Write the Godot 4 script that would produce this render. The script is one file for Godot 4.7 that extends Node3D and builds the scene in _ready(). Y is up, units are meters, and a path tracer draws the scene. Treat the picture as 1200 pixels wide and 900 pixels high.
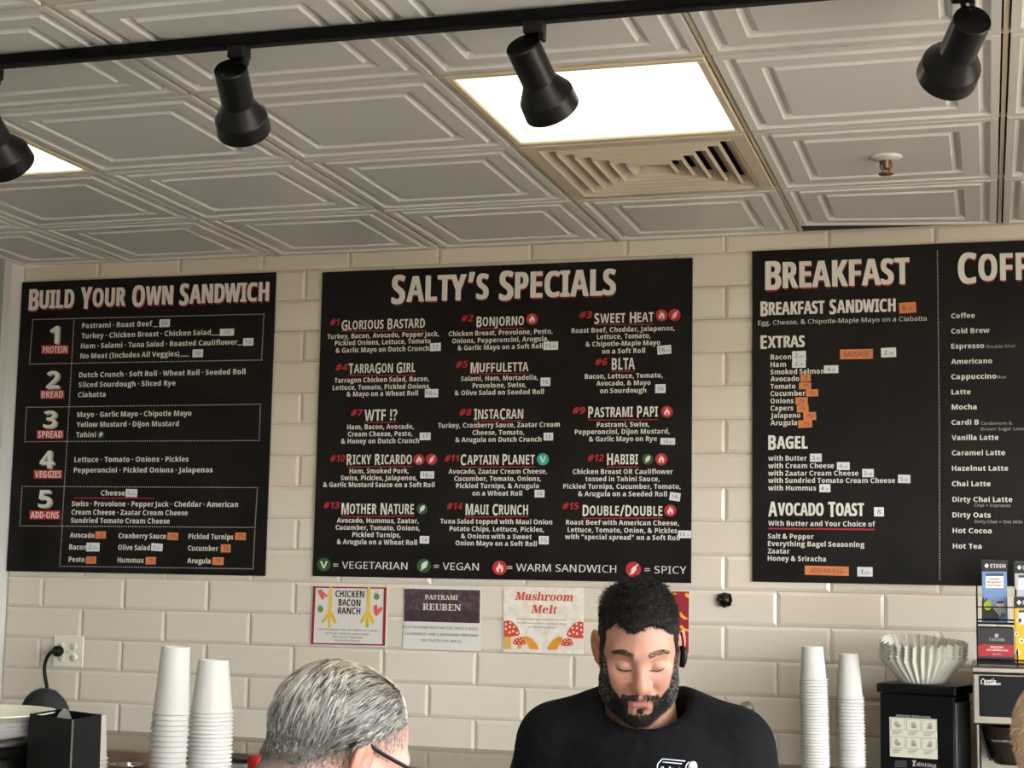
extends Node3D
# A sandwich shop: tiled wall with three menu boards, pressed-metal style ceiling, track lights, staff and customers.

const F := 1873.8            # focal length in pixels of the 1200 x 900 frame
const TILE_W := 0.3288
const TILE_H := 0.1089
const V0 := 2.684            # height of the first full joint below the ceiling
const CEIL := 2.742
const GRID_X := 0.8529       # a ceiling grid line
const GRID_Z := 0.5922       # the grid line next to the tiled wall
const PITCH := 0.6096
const EYE := Vector3(0.7979, 1.6299, 5.0985)

var eye_basis: Basis
var rng := RandomNumberGenerator.new()
var M := {}
var taken := {}
var fonts := {}
var caps := {}

func _ready() -> void:
	rng.seed = 7
	set_view()
	set_light()
	make_materials()
	build_room()
	build_ceiling()
	build_ceiling_lights()
	build_vent()
	build_sprinkler()
	build_track()
	build_boards()
	build_flyers()
	build_wall_fittings()
	build_counters()
	build_left_counter_things()
	build_right_counter_things()
	build_people()

# ---------------------------------------------------------------- camera, sky, exposure
func set_view() -> void:
	eye_basis = Basis(Vector3.UP, 0.2890) * Basis(Vector3.RIGHT, 0.1192) * Basis(Vector3.BACK, 0.0180)
	var cam := Camera3D.new()
	cam.name = "camera"
	cam.transform = Transform3D(eye_basis, EYE)
	cam.fov = rad_to_deg(2.0 * atan(450.0 / F))
	cam.near = 0.05
	cam.far = 200.0
	add_child(cam)
	cam.current = true

func set_light() -> void:
	var env := Environment.new()
	env.background_mode = Environment.BG_SKY
	var sm := ProceduralSkyMaterial.new()
	sm.sky_top_color = Color(0.74, 0.79, 0.86)
	sm.sky_horizon_color = Color(0.92, 0.93, 0.93)
	sm.ground_bottom_color = Color(0.50, 0.48, 0.44)
	sm.ground_horizon_color = Color(0.66, 0.65, 0.62)
	sm.sky_energy_multiplier = 7.0
	sm.ground_energy_multiplier = 7.0
	var sky := Sky.new()
	sky.sky_material = sm
	env.sky = sky
	env.tonemap_mode = Environment.TONE_MAPPER_LINEAR
	env.tonemap_exposure = 0.42
	env.sdfgi_enabled = true
	env.ssao_enabled = true
	env.ssil_enabled = true
	var we := WorldEnvironment.new()
	we.name = "surroundings"
	we.environment = env
	add_child(we)

# ---------------------------------------------------------------- pixels to places
func ray(px: float, py: float) -> Vector3:
	return eye_basis * Vector3((px - 600.0) / F, -(py - 450.0) / F, -1.0)

func on_z(px: float, py: float, z := 0.0) -> Vector3:
	var r := ray(px, py)
	return EYE + r * ((z - EYE.z) / r.z)

func on_y(px: float, py: float, y: float) -> Vector3:
	var r := ray(px, py)
	return EYE + r * ((y - EYE.y) / r.y)

func deep(px: float, py: float, d: float) -> Vector3:
	return EYE + ray(px, py) * d

# ---------------------------------------------------------------- things and parts
func numbered(called: String) -> String:
	if not taken.has(called):
		taken[called] = 0
		return called
	taken[called] += 1
	return "%s_%03d" % [called, taken[called]]

func tag(o: Node, label := "", category := "", group := "", kind := "") -> void:
	if label: o.set_meta("label", label)
	if category: o.set_meta("category", category)
	if group: o.set_meta("group", group)
	if kind: o.set_meta("kind", kind)

func thing(called: String, label: String, category: String, at := Vector3.ZERO, group := "") -> Node3D:
	var o := Node3D.new()
	o.name = numbered(called)
	add_child(o)
	o.position = at
	tag(o, label, category, group)
	return o

func setting(called: String, label := "", category := "") -> Node3D:
	var o := Node3D.new()
	o.name = numbered(called)
	add_child(o)
	tag(o, label, category, "", "structure")
	return o

# a mesh whose points are given in the world, hung under a thing (or under one of its parts)
func part(parent: Node3D, called: String, mesh: Mesh, m: Material, t := Transform3D()) -> MeshInstance3D:
	var o := MeshInstance3D.new()
	o.name = called
	o.mesh = mesh
	o.material_override = m
	parent.add_child(o, true)
	o.transform = parent.global_transform.affine_inverse() * t
	return o

# a mesh given about its own origin, set at a place inside its parent
func piece(parent: Node3D, called: String, mesh: Mesh, m: Material, t := Transform3D()) -> MeshInstance3D:
	var o := MeshInstance3D.new()
	o.name = called
	o.mesh = mesh
	o.material_override = m
	parent.add_child(o, true)
	o.transform = t
	return o

# a thing that is one mesh
func solo(called: String, label: String, category: String, mesh: Mesh, m: Material, t: Transform3D, group := "") -> MeshInstance3D:
	var o := MeshInstance3D.new()
	o.name = numbered(called)
	o.mesh = mesh
	o.material_override = m
	add_child(o)
	o.transform = t
	tag(o, label, category, group)
	return o

# ---------------------------------------------------------------- shapes
func st_new(smooth := false) -> SurfaceTool:
	var st := SurfaceTool.new()
	st.begin(Mesh.PRIMITIVE_TRIANGLES)
	st.set_smooth_group(0 if smooth else -1)
	return st

func done(st: SurfaceTool) -> ArrayMesh:
	st.generate_normals()
	return st.commit()

func tri(st: SurfaceTool, a: Vector3, b: Vector3, c: Vector3) -> void:
	st.add_vertex(a); st.add_vertex(b); st.add_vertex(c)

func quad(st: SurfaceTool, a: Vector3, b: Vector3, c: Vector3, d: Vector3) -> void:
	tri(st, a, b, c); tri(st, a, c, d)

# a flat face turned away from the point "inside"
func face(st: SurfaceTool, p: Array, inside: Vector3) -> void:
	var n: Vector3 = (p[2] - p[0]).cross(p[1] - p[0])
	var mid := Vector3.ZERO
	for v in p: mid += v
	mid /= p.size()
	var flip := n.dot(mid - inside) < 0.0
	for i in range(1, p.size() - 1):
		if flip: tri(st, p[0], p[i + 1], p[i])
		else: tri(st, p[0], p[i], p[i + 1])

# a box with chamfered edges
func box(st: SurfaceTool, c: Vector3, s: Vector3, b := 0.0, bas := Basis.IDENTITY) -> void:
	var h := s * 0.5
	if b <= 0.0:
		for ax in 3:
			for sg in [-1.0, 1.0]:
				var p := []
				for q in [[-1, -1], [1, -1], [1, 1], [-1, 1]]:
					var v := Vector3.ZERO
					v[ax] = sg * h[ax]
					v[(ax + 1) % 3] = q[0] * h[(ax + 1) % 3]
					v[(ax + 2) % 3] = q[1] * h[(ax + 2) % 3]
					p.append(c + bas * v)
				face(st, p, c)
		return
	b = minf(b, minf(h.x, minf(h.y, h.z)) * 0.95)
	for ax in 3:
		var u := (ax + 1) % 3
		var w := (ax + 2) % 3
		for sg in [-1.0, 1.0]:
			var p := []
			for q in [[-1, -1], [1, -1], [1, 1], [-1, 1]]:
				var v := Vector3.ZERO
				v[ax] = sg * h[ax]
				v[u] = q[0] * (h[u] - b)
				v[w] = q[1] * (h[w] - b)
				p.append(c + bas * v)
			face(st, p, c)
		for su in [-1.0, 1.0]:
			for sw in [-1.0, 1.0]:
				var p := []
				for e in [[1, 0, -1], [1, 0, 1], [0, 1, 1], [0, 1, -1]]:
					var v := Vector3.ZERO
					v[ax] = e[2] * (h[ax] - b)
					v[u] = su * (h[u] - (0.0 if e[0] else b))
					v[w] = sw * (h[w] - (0.0 if e[1] else b))
					p.append(c + bas * v)
				face(st, p, c)
	for sx in [-1.0, 1.0]:
		for sy in [-1.0, 1.0]:
			for sz in [-1.0, 1.0]:
				var k := Vector3(sx, sy, sz)
				var p := []
				for ax in 3:
					var v := k * (h - Vector3(b, b, b))
					v[ax] = k[ax] * h[ax]
					p.append(c + bas * v)
				face(st, p, c)

func box_mesh(c: Vector3, s: Vector3, b := 0.0, bas := Basis.IDENTITY) -> ArrayMesh:
	var st := st_new()
	box(st, c, s, b, bas)
	return done(st)

# a profile of (radius, height) turned about the y axis of a frame
func lathe(st: SurfaceTool, prof: Array, segs: int, t := Transform3D()) -> void:
	for i in prof.size() - 1:
		var p: Vector2 = prof[i]
		var q: Vector2 = prof[i + 1]
		for k in segs:
			var a := TAU * k / segs
			var b := TAU * (k + 1) / segs
			var da := Vector3(cos(a), 0, sin(a))
			var db := Vector3(cos(b), 0, sin(b))
			var A := t * (da * p.x + Vector3.UP * p.y)
			var B := t * (db * p.x + Vector3.UP * p.y)
			var C := t * (db * q.x + Vector3.UP * q.y)
			var D := t * (da * q.x + Vector3.UP * q.y)
			if p.x > 1e-6: tri(st, A, C, B)
			if q.x > 1e-6: tri(st, A, D, C)

func lathe_mesh(prof: Array, segs := 24, t := Transform3D(), smooth := true) -> ArrayMesh:
	var st := st_new(smooth)
	lathe(st, prof, segs, t)
	return done(st)

func frame_along(d: Vector3) -> Basis:
	var y := d.normalized()
	var x := y.cross(Vector3.FORWARD if absf(y.z) < 0.9 else Vector3.RIGHT).normalized()
	return Basis(x, y, x.cross(y))

# a round tube along a path, radius may change from point to point
func tube(st: SurfaceTool, path: Array, rad, segs := 8, capped := true) -> void:
	var n := path.size()
	var rings := []
	var x := Vector3.ZERO
	for i in n:
		var d: Vector3 = (path[mini(i + 1, n - 1)] - path[maxi(i - 1, 0)]).normalized()
		if i == 0:
			x = frame_along(d).x
		x = (x - d * x.dot(d)).normalized()
		var z := x.cross(d)
		var r: float = rad[i] if rad is Array else rad
		var ring := []
		for k in segs:
			var a := TAU * k / segs
			ring.append(path[i] + (x * cos(a) + z * sin(a)) * r)
		rings.append(ring)
	for i in n - 1:
		for k in segs:
			var l := (k + 1) % segs
			quad(st, rings[i][k], rings[i + 1][k], rings[i + 1][l], rings[i][l])
	if capped:
		for k in range(1, segs - 1):
			tri(st, rings[0][0], rings[0][k], rings[0][k + 1])
			tri(st, rings[n - 1][0], rings[n - 1][k + 1], rings[n - 1][k])

func tube_mesh(path: Array, rad, segs := 8, smooth := true) -> ArrayMesh:
	var st := st_new(smooth)
	tube(st, path, rad, segs)
	return done(st)

func arc_path(pts: Array, steps := 6) -> Array:   # a smooth curve through points
	var c := Curve3D.new()
	for i in pts.size():
		var d: Vector3 = (pts[mini(i + 1, pts.size() - 1)] - pts[maxi(i - 1, 0)]) / 6.0
		c.add_point(pts[i], -d, d)
	var out := []
	for i in (pts.size() - 1) * steps + 1:
		out.append(c.samplef(float(i) / steps))
	return out

# ---------------------------------------------------------------- materials
func mat(color: Color, rough := 0.6, metal := 0.0, spec := 0.5) -> StandardMaterial3D:
	var m := StandardMaterial3D.new()
	m.albedo_color = color
	m.roughness = rough
	m.metallic = metal
	m.metallic_specular = spec
	return m

func noise_tex(freq: float, lo: Color, hi: Color, size := 256, seed_ := 1, oct := 4, kind := FastNoiseLite.TYPE_SIMPLEX_SMOOTH) -> NoiseTexture2D:
	var n := FastNoiseLite.new()
	n.noise_type = kind
	n.frequency = freq
	n.seed = seed_
	n.fractal_octaves = oct
	var t := NoiseTexture2D.new()
	t.width = size
	t.height = size
	t.seamless = true
	t.noise = n
	var g := Gradient.new()
	g.set_color(0, lo)
	g.set_color(1, hi)
	t.color_ramp = g
	return t

func grain(m: StandardMaterial3D, t: Texture2D, scale := 1.0) -> StandardMaterial3D:
	m.albedo_texture = t
	m.uv1_triplanar = true
	m.uv1_world_triplanar = true
	m.uv1_scale = Vector3.ONE * scale
	return m

func bump(m: StandardMaterial3D, t: Texture2D, cm: float, scale := 1.0) -> StandardMaterial3D:
	m.heightmap_enabled = true
	m.heightmap_texture = t
	m.heightmap_scale = cm
	m.uv1_triplanar = true
	m.uv1_world_triplanar = true
	m.uv1_scale = Vector3.ONE * scale
	return m

func make_materials() -> void:
	for i in 4:   # glazed wall tiles, a few batches of glaze
		var c: Color = [Color(0.812, 0.768, 0.700), Color(0.802, 0.757, 0.686), Color(0.822, 0.780, 0.714), Color(0.807, 0.767, 0.704)][i]
		M["tile%d" % i] = mat(c, 0.16, 0.0, 0.5)
	M.grout = mat(Color(0.66, 0.62, 0.55), 0.9)
	for i in 3:
		var c: Color = [Color(0.865, 0.855, 0.835), Color(0.85, 0.84, 0.82), Color(0.875, 0.865, 0.85)][i]
		M["panel%d" % i] = mat(c, 0.38, 0.0, 0.45)
	M.grid = mat(Color(0.80, 0.745, 0.64), 0.5)
	M.plenum = mat(Color(0.22, 0.21, 0.20), 0.95)
	M.paint = mat(Color(0.80, 0.79, 0.77), 0.7)
	M.grey_paint = mat(Color(0.50, 0.51, 0.49), 0.7)
	M.floor = grain(mat(Color(1, 1, 1), 0.55), noise_tex(0.02, Color(0.50, 0.46, 0.41), Color(0.62, 0.58, 0.52)), 0.5)
	M.black_metal = mat(Color(0.035, 0.035, 0.038), 0.36, 0.0, 0.4)
	M.black_rail = mat(Color(0.018, 0.018, 0.02), 0.5, 0.0, 0.25)
	M.hole = mat(Color(0.008, 0.008, 0.008), 0.9)
	M.lamp_frame = mat(Color(0.82, 0.77, 0.66), 0.5)
	M.vent = mat(Color(0.79, 0.735, 0.65), 0.55)
	M.board = grain(mat(Color(1, 1, 1), 0.40, 0.0, 0.25), noise_tex(0.012, Color(0.070, 0.060, 0.054), Color(0.115, 0.100, 0.088), 256, 5), 1.1)
	M.white_ink = mat(Color(0.84, 0.82, 0.78), 0.6)
	M.grey_ink = mat(Color(0.62, 0.61, 0.58), 0.6)
	M.red_ink = mat(Color(0.66, 0.09, 0.12), 0.6)
	M.dark_red_ink = mat(Color(0.55, 0.08, 0.12), 0.6)
	M.green_ink = mat(Color(0.13, 0.30, 0.13), 0.6)
	M.teal_ink = mat(Color(0.12, 0.60, 0.50), 0.6)
	M.pen = mat(Color(0.20, 0.19, 0.18), 0.7)
	M.white_label = mat(Color(0.84, 0.84, 0.84), 0.6)
	M.orange_label = mat(Color(0.78, 0.46, 0.26), 0.6)
	M.paper = mat(Color(0.82, 0.80, 0.77), 0.7)
	M.pink_paper = mat(Color(0.92, 0.80, 0.75), 0.7)
	M.black_ink = mat(Color(0.09, 0.085, 0.08), 0.7)
	M.cup = mat(Color(0.78, 0.765, 0.735), 0.55, 0.0, 0.4)
	M.steel = mat(Color(0.60, 0.58, 0.54), 0.32, 1.0)
	M.dark_steel = mat(Color(0.40, 0.36, 0.32), 0.3, 1.0)
	M.black_plastic = mat(Color(0.028, 0.028, 0.031), 0.4, 0.0, 0.3)
	M.chrome = mat(Color(0.85, 0.84, 0.82), 0.12, 1.0)
	M.counter = grain(mat(Color(1, 1, 1), 0.35), noise_tex(0.03, Color(0.40, 0.30, 0.24), Color(0.50, 0.39, 0.32), 256, 9), 2.0)
	M.laminate = mat(Color(0.55, 0.53, 0.50), 0.4)
	M.red_plastic = mat(Color(0.70, 0.09, 0.09), 0.4)

# ---------------------------------------------------------------- the room
func tile_mesh(w: float, h: float) -> ArrayMesh:
	var st := st_new()
	var bev := 0.0105
	var d := 0.0038
	var hw := w * 0.5
	var hh := h * 0.5
	var back := [Vector3(-hw, -hh, 0), Vector3(hw, -hh, 0), Vector3(hw, hh, 0), Vector3(-hw, hh, 0)]
	var rim := []
	var top := []
	for v in back:
		rim.append(v + Vector3(0, 0, 0.0035))
		top.append(Vector3(v.x - signf(v.x) * minf(bev, hw * 0.6), v.y - signf(v.y) * bev, 0.0035 + d))
	var inside := Vector3(0, 0, -0.05)
	for i in 4:
		var j := (i + 1) % 4
		face(st, [back[i], back[j], rim[j], rim[i]], Vector3(0, 0, 0.001))
		face(st, [rim[i], rim[j], top[j], top[i]], inside)
	face(st, top, inside)
	return done(st)

func slab(parent: Node3D, called: String, lo: Vector3, hi: Vector3, m: Material) -> MeshInstance3D:
	return part(parent, called, box_mesh((lo + hi) * 0.5, hi - lo), m)

const X_L := -2.615
const X_R := 3.1
const Z_F := 8.2

func build_room() -> void:
	# floor
	var fl := setting("floor", "pale speckled shop floor", "floor")
	slab(fl, "floor_slab", Vector3(X_L - 0.2, -0.15, -0.2), Vector3(X_R + 0.2, 0, Z_F + 0.2), M.floor)
	# the tiled wall
	var wb := setting("wall_back", "wall of glazed white bevelled tiles in running bond", "wall")
	slab(wb, "masonry", Vector3(X_L - 0.2, -0.15, -0.2), Vector3(X_R + 0.2, CEIL + 0.45, 0.0), M.grout)
	var whole := tile_mesh(TILE_W - 0.002, TILE_H - 0.002)
	var cut_top := tile_mesh(TILE_W - 0.002, CEIL + 0.003 - V0 - 0.002)
	slab(wb, "bare_masonry", Vector3(X_L, CEIL + 0.004, 0.0), Vector3(X_R, CEIL + 0.30, 0.004), M.plenum)
	for r in range(0, 17):               # r = 0 is the row cut by the ceiling
		var even := r % 2 == 0
		var y := V0 + TILE_H * 0.5 - r * TILE_H
		var u0 := -8.0 if even else -8.5
		for k in 17:
			var a := (u0 + k) * TILE_W
			var b := a + TILE_W
			var mesh := whole
			var th := TILE_H
			if r == 0:                   # cut to fit under the ceiling
				th = CEIL + 0.003 - V0
				y = V0 + th * 0.5
				mesh = cut_top
			if a < X_L:
				a = X_L
				if b - a < 0.02: continue
				mesh = tile_mesh(b - a - 0.002, th - 0.002)
			var tilt := Basis.from_euler(Vector3(rng.randfn() * 0.0028, rng.randfn() * 0.0020, 0))
			piece(wb, "tile", mesh, M["tile%d" % (rng.randi() % 4)], Transform3D(tilt, Vector3((a + b) * 0.5, y, rng.randf() * 0.0004)))
	# the corner at the left: a painted return and the wall beyond it
	var tr := setting("trim_1", "white painted corner return beside the tiles", "trim")
	slab(tr, "return_post", Vector3(X_L - 0.12, 0, 0.0), Vector3(X_L - 0.001, CEIL, 0.085), M.paint)
	var wl := setting("wall_left", "grey painted side wall", "wall")
	slab(wl, "wall_panel", Vector3(X_L - 0.25, 0, 0.085), Vector3(X_L - 0.03, CEIL + 0.45, Z_F), M.grey_paint)
	# right wall and street front, both with large windows (outside the picture, they light the room)
	var wr := setting("wall_right", "painted side wall with a row of shop windows", "wall")
	window_wall(wr, Vector3(X_R, 0, 0.0), Vector3(0, 0, Z_F), Vector3(0.2, 0, 0), 0.75, 2.45, [[1.2, 3.0], [3.2, 5.0], [5.2, 7.0]])
	var wf := setting("wall_front", "shop front wall with large display windows", "wall")
	window_wall(wf, Vector3(X_L, 0, Z_F), Vector3(X_R - X_L, 0, 0), Vector3(0, 0, 0.2), 0.5, 2.5, [[4.35, 5.45]])

# a wall along "run" from a corner, with openings [from, to] and framed panes
func window_wall(parent: Node3D, o: Vector3, run: Vector3, out: Vector3, lo: float, hi: float, gaps: Array) -> void:
	var d := run.normalized()
	var length := run.length()
	var th := out.length()
	var n := out.normalized()
	var spans := [[0.0, gaps[0][0]]]
	for i in gaps.size():
		spans.append([gaps[i][1], gaps[i + 1][0] if i + 1 < gaps.size() else length])
	for s in spans:
		wall_block(parent, "pier", o, d, n, th, s[0], s[1], 0.0, CEIL + 0.45, M.paint)
	for g in gaps:
		wall_block(parent, "sill_wall", o, d, n, th, g[0], g[1], 0.0, lo, M.paint)
		wall_block(parent, "lintel", o, d, n, th, g[0], g[1], hi, CEIL + 0.45, M.paint)
		var w := setting("window_%d" % window_count, "shop window in a dark frame", "window")
		window_count += 1
		for y in [lo + 0.025, hi - 0.025]:
			wall_block(w, "frame_rail", o + n * 0.05, d, n, 0.06, g[0], g[1], y - 0.025, y + 0.025, M.black_metal)
		for e in [g[0], g[1] - 0.05]:
			wall_block(w, "frame_post", o + n * 0.05, d, n, 0.06, e, e + 0.05, lo, hi, M.black_metal)
		var st := st_new()
		var p0: Vector3 = o + n * 0.08 + d * g[0] + Vector3.UP * lo
		var p1: Vector3 = o + n * 0.08 + d * g[1] + Vector3.UP * lo
		quad(st, p0, p1, p1 + Vector3.UP * (hi - lo), p0 + Vector3.UP * (hi - lo))
		var gm := mat(Color(0.95, 0.97, 0.97, 0.05), 0.02)
		gm.transparency = BaseMaterial3D.TRANSPARENCY_ALPHA
		part(w, "pane", done(st), gm)

var window_count := 1

func wall_block(parent: Node3D, called: String, o: Vector3, d: Vector3, n: Vector3, th: float, a: float, b: float, y0: float, y1: float, m: Material) -> void:
	var c: Vector3 = o + d * (a + b) * 0.5 + n * th * 0.5 + Vector3.UP * (y0 + y1) * 0.5
	var s := Vector3(absf(d.x) * (b - a) + absf(n.x) * th, y1 - y0, absf(d.z) * (b - a) + absf(n.z) * th)
	part(parent, called, box_mesh(c, s), m)

# ---------------------------------------------------------------- ceiling
const RINGS := [[0.0, 0.0], [0.019, 0.0], [0.022, 0.0050], [0.0295, 0.0105], [0.0355, 0.0105], [0.043, 0.0050], [0.046, 0.0], [0.091, 0.0], [0.094, 0.0050], [0.1015, 0.0105], [0.1075, 0.0105], [0.115, 0.0050], [0.118, 0.0]]

func panel_mesh(sx: float, sz: float, gap := 0.0) -> ArrayMesh:
	var st := st_new()
	var sq := []
	for r in RINGS:
		var hx: float = sx * 0.5 - r[0]
		var hz: float = sz * 0.5 - r[0]
		var ring := [Vector3(-hx, r[1], -hz), Vector3(hx, r[1], -hz), Vector3(hx, r[1], hz), Vector3(-hx, r[1], hz)]
		for i in 4:
			var v: Vector3 = ring[i]
			ring[i].z += gap * clampf(0.5 - v.x / sx, 0, 1) * clampf(0.5 - v.z / sz, 0, 1)
		sq.append(ring)
	for k in sq.size() - 1:
		for i in 4:
			var j := (i + 1) % 4
			face(st, [sq[k][i], sq[k][j], sq[k + 1][j], sq[k + 1][i]], Vector3(0, 0.5, 0))
	face(st, sq[-1], Vector3(0, 0.5, 0))
	for i in 4:
		var j := (i + 1) % 4
		var up := Vector3(0, 0.016, 0)
		face(st, [sq[0][i], sq[0][j], sq[0][j] + up, sq[0][i] + up], Vector3.ZERO)
	return done(st)

func cell_kind(c: int, d: int) -> String:   # c: column left of its grid line, d: row away from the wall
	if d == 0 and c == -2: return "vent"
	if (d == 1 or d == 5 or d == 9) and posmod(c + 2, 3) == 0 and c < 3: return "light"
	return "panel"

func build_ceiling() -> void:
	var ce := setting("ceiling", "suspended ceiling of white embossed square panels", "ceiling")
	slab(ce, "roof_slab", Vector3(X_L - 0.2, CEIL + 0.30, -0.2), Vector3(X_R + 0.2, CEIL + 0.45, Z_F + 0.2), M.plenum)
	var z_wall := 0.010
	var whole := panel_mesh(PITCH - 0.019, PITCH - 0.019)
	for c in range(-6, 7):
		for d in range(-1, 13):
			var x0 := maxf(GRID_X + c * PITCH, X_L)
			var x1 := minf(GRID_X + (c + 1) * PITCH, X_R)
			var z0 := maxf(GRID_Z + d * PITCH, z_wall)
			var z1 := minf(GRID_Z + (d + 1) * PITCH, Z_F)
			if x1 - x0 < 0.05 or z1 - z0 < 0.05 or cell_kind(c, d) != "panel": continue
			var mesh := whole
			var full := x1 - x0 > PITCH - 0.001 and z1 - z0 > PITCH - 0.001
			if not full:
				mesh = panel_mesh(x1 - x0 - (0.019 if x0 > X_L else 0.010), z1 - z0 - (0.019 if d >= 0 else 0.010), 0.10 if (c == -1 and d == -1) else 0.0)
			var tilt := Basis.from_euler(Vector3(rng.randfn() * 0.0022, rng.randfn() * 0.0015, rng.randfn() * 0.0022))
			var at := Vector3((x0 + x1) * 0.5, CEIL - 0.004, (z0 + z1) * 0.5)
			if d == -1: at.z -= 0.004
			if c == -6: at.x -= 0.004
			piece(ce, "ceiling_panel", mesh, M["panel%d" % (rng.randi() % 3)], Transform3D(tilt, at))
	for c in range(-5, 7):
		var x := GRID_X + c * PITCH
		if x > X_R: continue
		part(ce, "grid_bar", box_mesh(Vector3(x, CEIL + 0.004, (z_wall + Z_F) * 0.5), Vector3(0.0105, 0.008, Z_F - z_wall), 0.001), M.grid)
	for d in range(0, 13):
		var z := GRID_Z + d * PITCH
		if z > Z_F: continue
		part(ce, "grid_bar", box_mesh(Vector3((X_L + X_R) * 0.5, CEIL + 0.0045, z), Vector3(X_R - X_L, 0.008, 0.0105), 0.001), M.grid)

func build_ceiling_lights() -> void:
	for d: int in [1, 5, 9]:
		for c: int in [-5, -2, 1]:
			var x := GRID_X + (c + 0.5) * PITCH
			var z: float = GRID_Z + (d + 0.5) * PITCH
			var lab := "square ceiling light panel over the %s, %s" % ["standing customers" if d == 5 else "street door", {-5: "beside the grey side wall", -2: "midway between the side walls", 1: "beside the window wall"}[c]]
			if d == 1 and c == -2: lab = "square glowing ceiling light panel beside the slotted air vent"
			elif d == 1 and c == -5: lab = "square glowing ceiling light panel above the sandwich building menu board"
			elif d == 1: lab = "square ceiling light panel over the coffee counter"
			var t := thing("ceiling_light", lab, "ceiling light", Vector3(x, CEIL, z), "ceiling light panels")
			var st := st_new()
			var w := PITCH - 0.018
			for e in [[Vector3(0, 0, -1), Vector3(w, 0.012, 0.020)], [Vector3(0, 0, 1), Vector3(w, 0.012, 0.020)], [Vector3(-1, 0, 0), Vector3(0.020, 0.012, w - 0.04)], [Vector3(1, 0, 0), Vector3(0.020, 0.012, w - 0.04)]]:
				box(st, Vector3(x, CEIL + 0.001, z) + e[0] * (w * 0.5 - 0.010), e[1], 0.003)
			part(t, "frame", done(st), M.lamp_frame)
			var glow := mat(Color(0.95, 0.94, 0.88), 0.5)
			glow.emission_enabled = true
			glow.emission = Color(1.0, 0.985, 0.92)
			glow.emission_energy_multiplier = LAMP_GLOW
			part(t, "diffuser", box_mesh(Vector3(x, CEIL + 0.004, z), Vector3(w - 0.04, 0.006, w - 0.04)), glow)
			var li := AreaLight3D.new()
			li.name = "light"
			li.area_size = Vector2(w - 0.045, w - 0.045)
			li.light_energy = LAMP_ENERGY
			li.light_color = Color(1.0, 0.94, 0.82)
			li.shadow_enabled = true
			li.area_range = 14.0
			t.add_child(li)
			li.position = Vector3(0, -0.0015, 0)
			li.rotation_degrees = Vector3(-90, 0, 0)

const LAMP_ENERGY := 0.30
const LAMP_GLOW := 4.2

func build_vent() -> void:
	var x := GRID_X - 1.5 * PITCH
	var z := GRID_Z + 0.5 * PITCH
	var t := thing("ceiling_vent", "beige square ceiling air vent with nested slanting louvres beside a light panel", "air vent", Vector3(x, CEIL, z))
	var w := PITCH - 0.018
	var st := st_new()
	var b := 0.038
	for e in [[Vector3(0, 0, -1), Vector3(w, 0.010, b)], [Vector3(0, 0, 1), Vector3(w, 0.010, b)], [Vector3(-1, 0, 0), Vector3(b, 0.010, w - 2 * b)], [Vector3(1, 0, 0), Vector3(b, 0.010, w - 2 * b)]]:
		box(st, Vector3(x, CEIL, z) + e[0] * (w * 0.5 - b * 0.5), e[1], 0.002)
	part(t, "frame", done(st), M.vent)
	part(t, "duct_box", box_mesh(Vector3(x, CEIL + 0.12, z), Vector3(w - 0.03, 0.10, w - 0.03)), M.hole)
	var r := w * 0.5 - b - 0.004
	for k in 6:
		var louver := st_new()
		var o := r - k * 0.039
		var i := o - 0.033
		for q in 4:
			var a := PI / 2 * q
			var rot := Basis(Vector3.UP, a)
			var c := Vector3(x, CEIL - 0.002, z)
			var p := [Vector3(-o, 0, o), Vector3(o, 0, o), Vector3(i, 0.026, i), Vector3(-i, 0.026, i)]
			var p2 := [Vector3(-o, 0, o), Vector3(o, 0, o), Vector3(o + 0.004, 0.006, o + 0.004), Vector3(-o - 0.004, 0.006, o + 0.004)]
			var p3 := [Vector3(-o - 0.004, 0.006, o + 0.004), Vector3(o + 0.004, 0.006, o + 0.004), Vector3(i + 0.002, 0.029, i + 0.002), Vector3(-i - 0.002, 0.029, i + 0.002)]
			var p4 := [Vector3(-o, 0, o), Vector3(o, 0, o), Vector3(o, -0.0045, o), Vector3(-o, -0.0045, o)]
			var p5 := [Vector3(-o + 0.002, 0.002, o - 0.002), Vector3(o - 0.002, 0.002, o - 0.002), Vector3(o, -0.0045, o), Vector3(-o, -0.0045, o)]
			for s in [p, p2, p3, p4, p5]:
				quad(louver, c + rot * s[0], c + rot * s[1], c + rot * s[2], c + rot * s[3])
		part(t, "louvre", done(louver), M.vent)
	var cen := st_new()
	var o := r - 6 * 0.039
	for q in 4:
		var rot := Basis(Vector3.UP, PI / 2 * q)
		tri(cen, Vector3(x, CEIL - 0.002, z) + rot * Vector3(-o, 0.004, o), Vector3(x, CEIL - 0.002, z) + rot * Vector3(o, 0.004, o), Vector3(x, CEIL + 0.024, z))
	part(t, "centre_cone", done(cen), M.vent)

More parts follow.
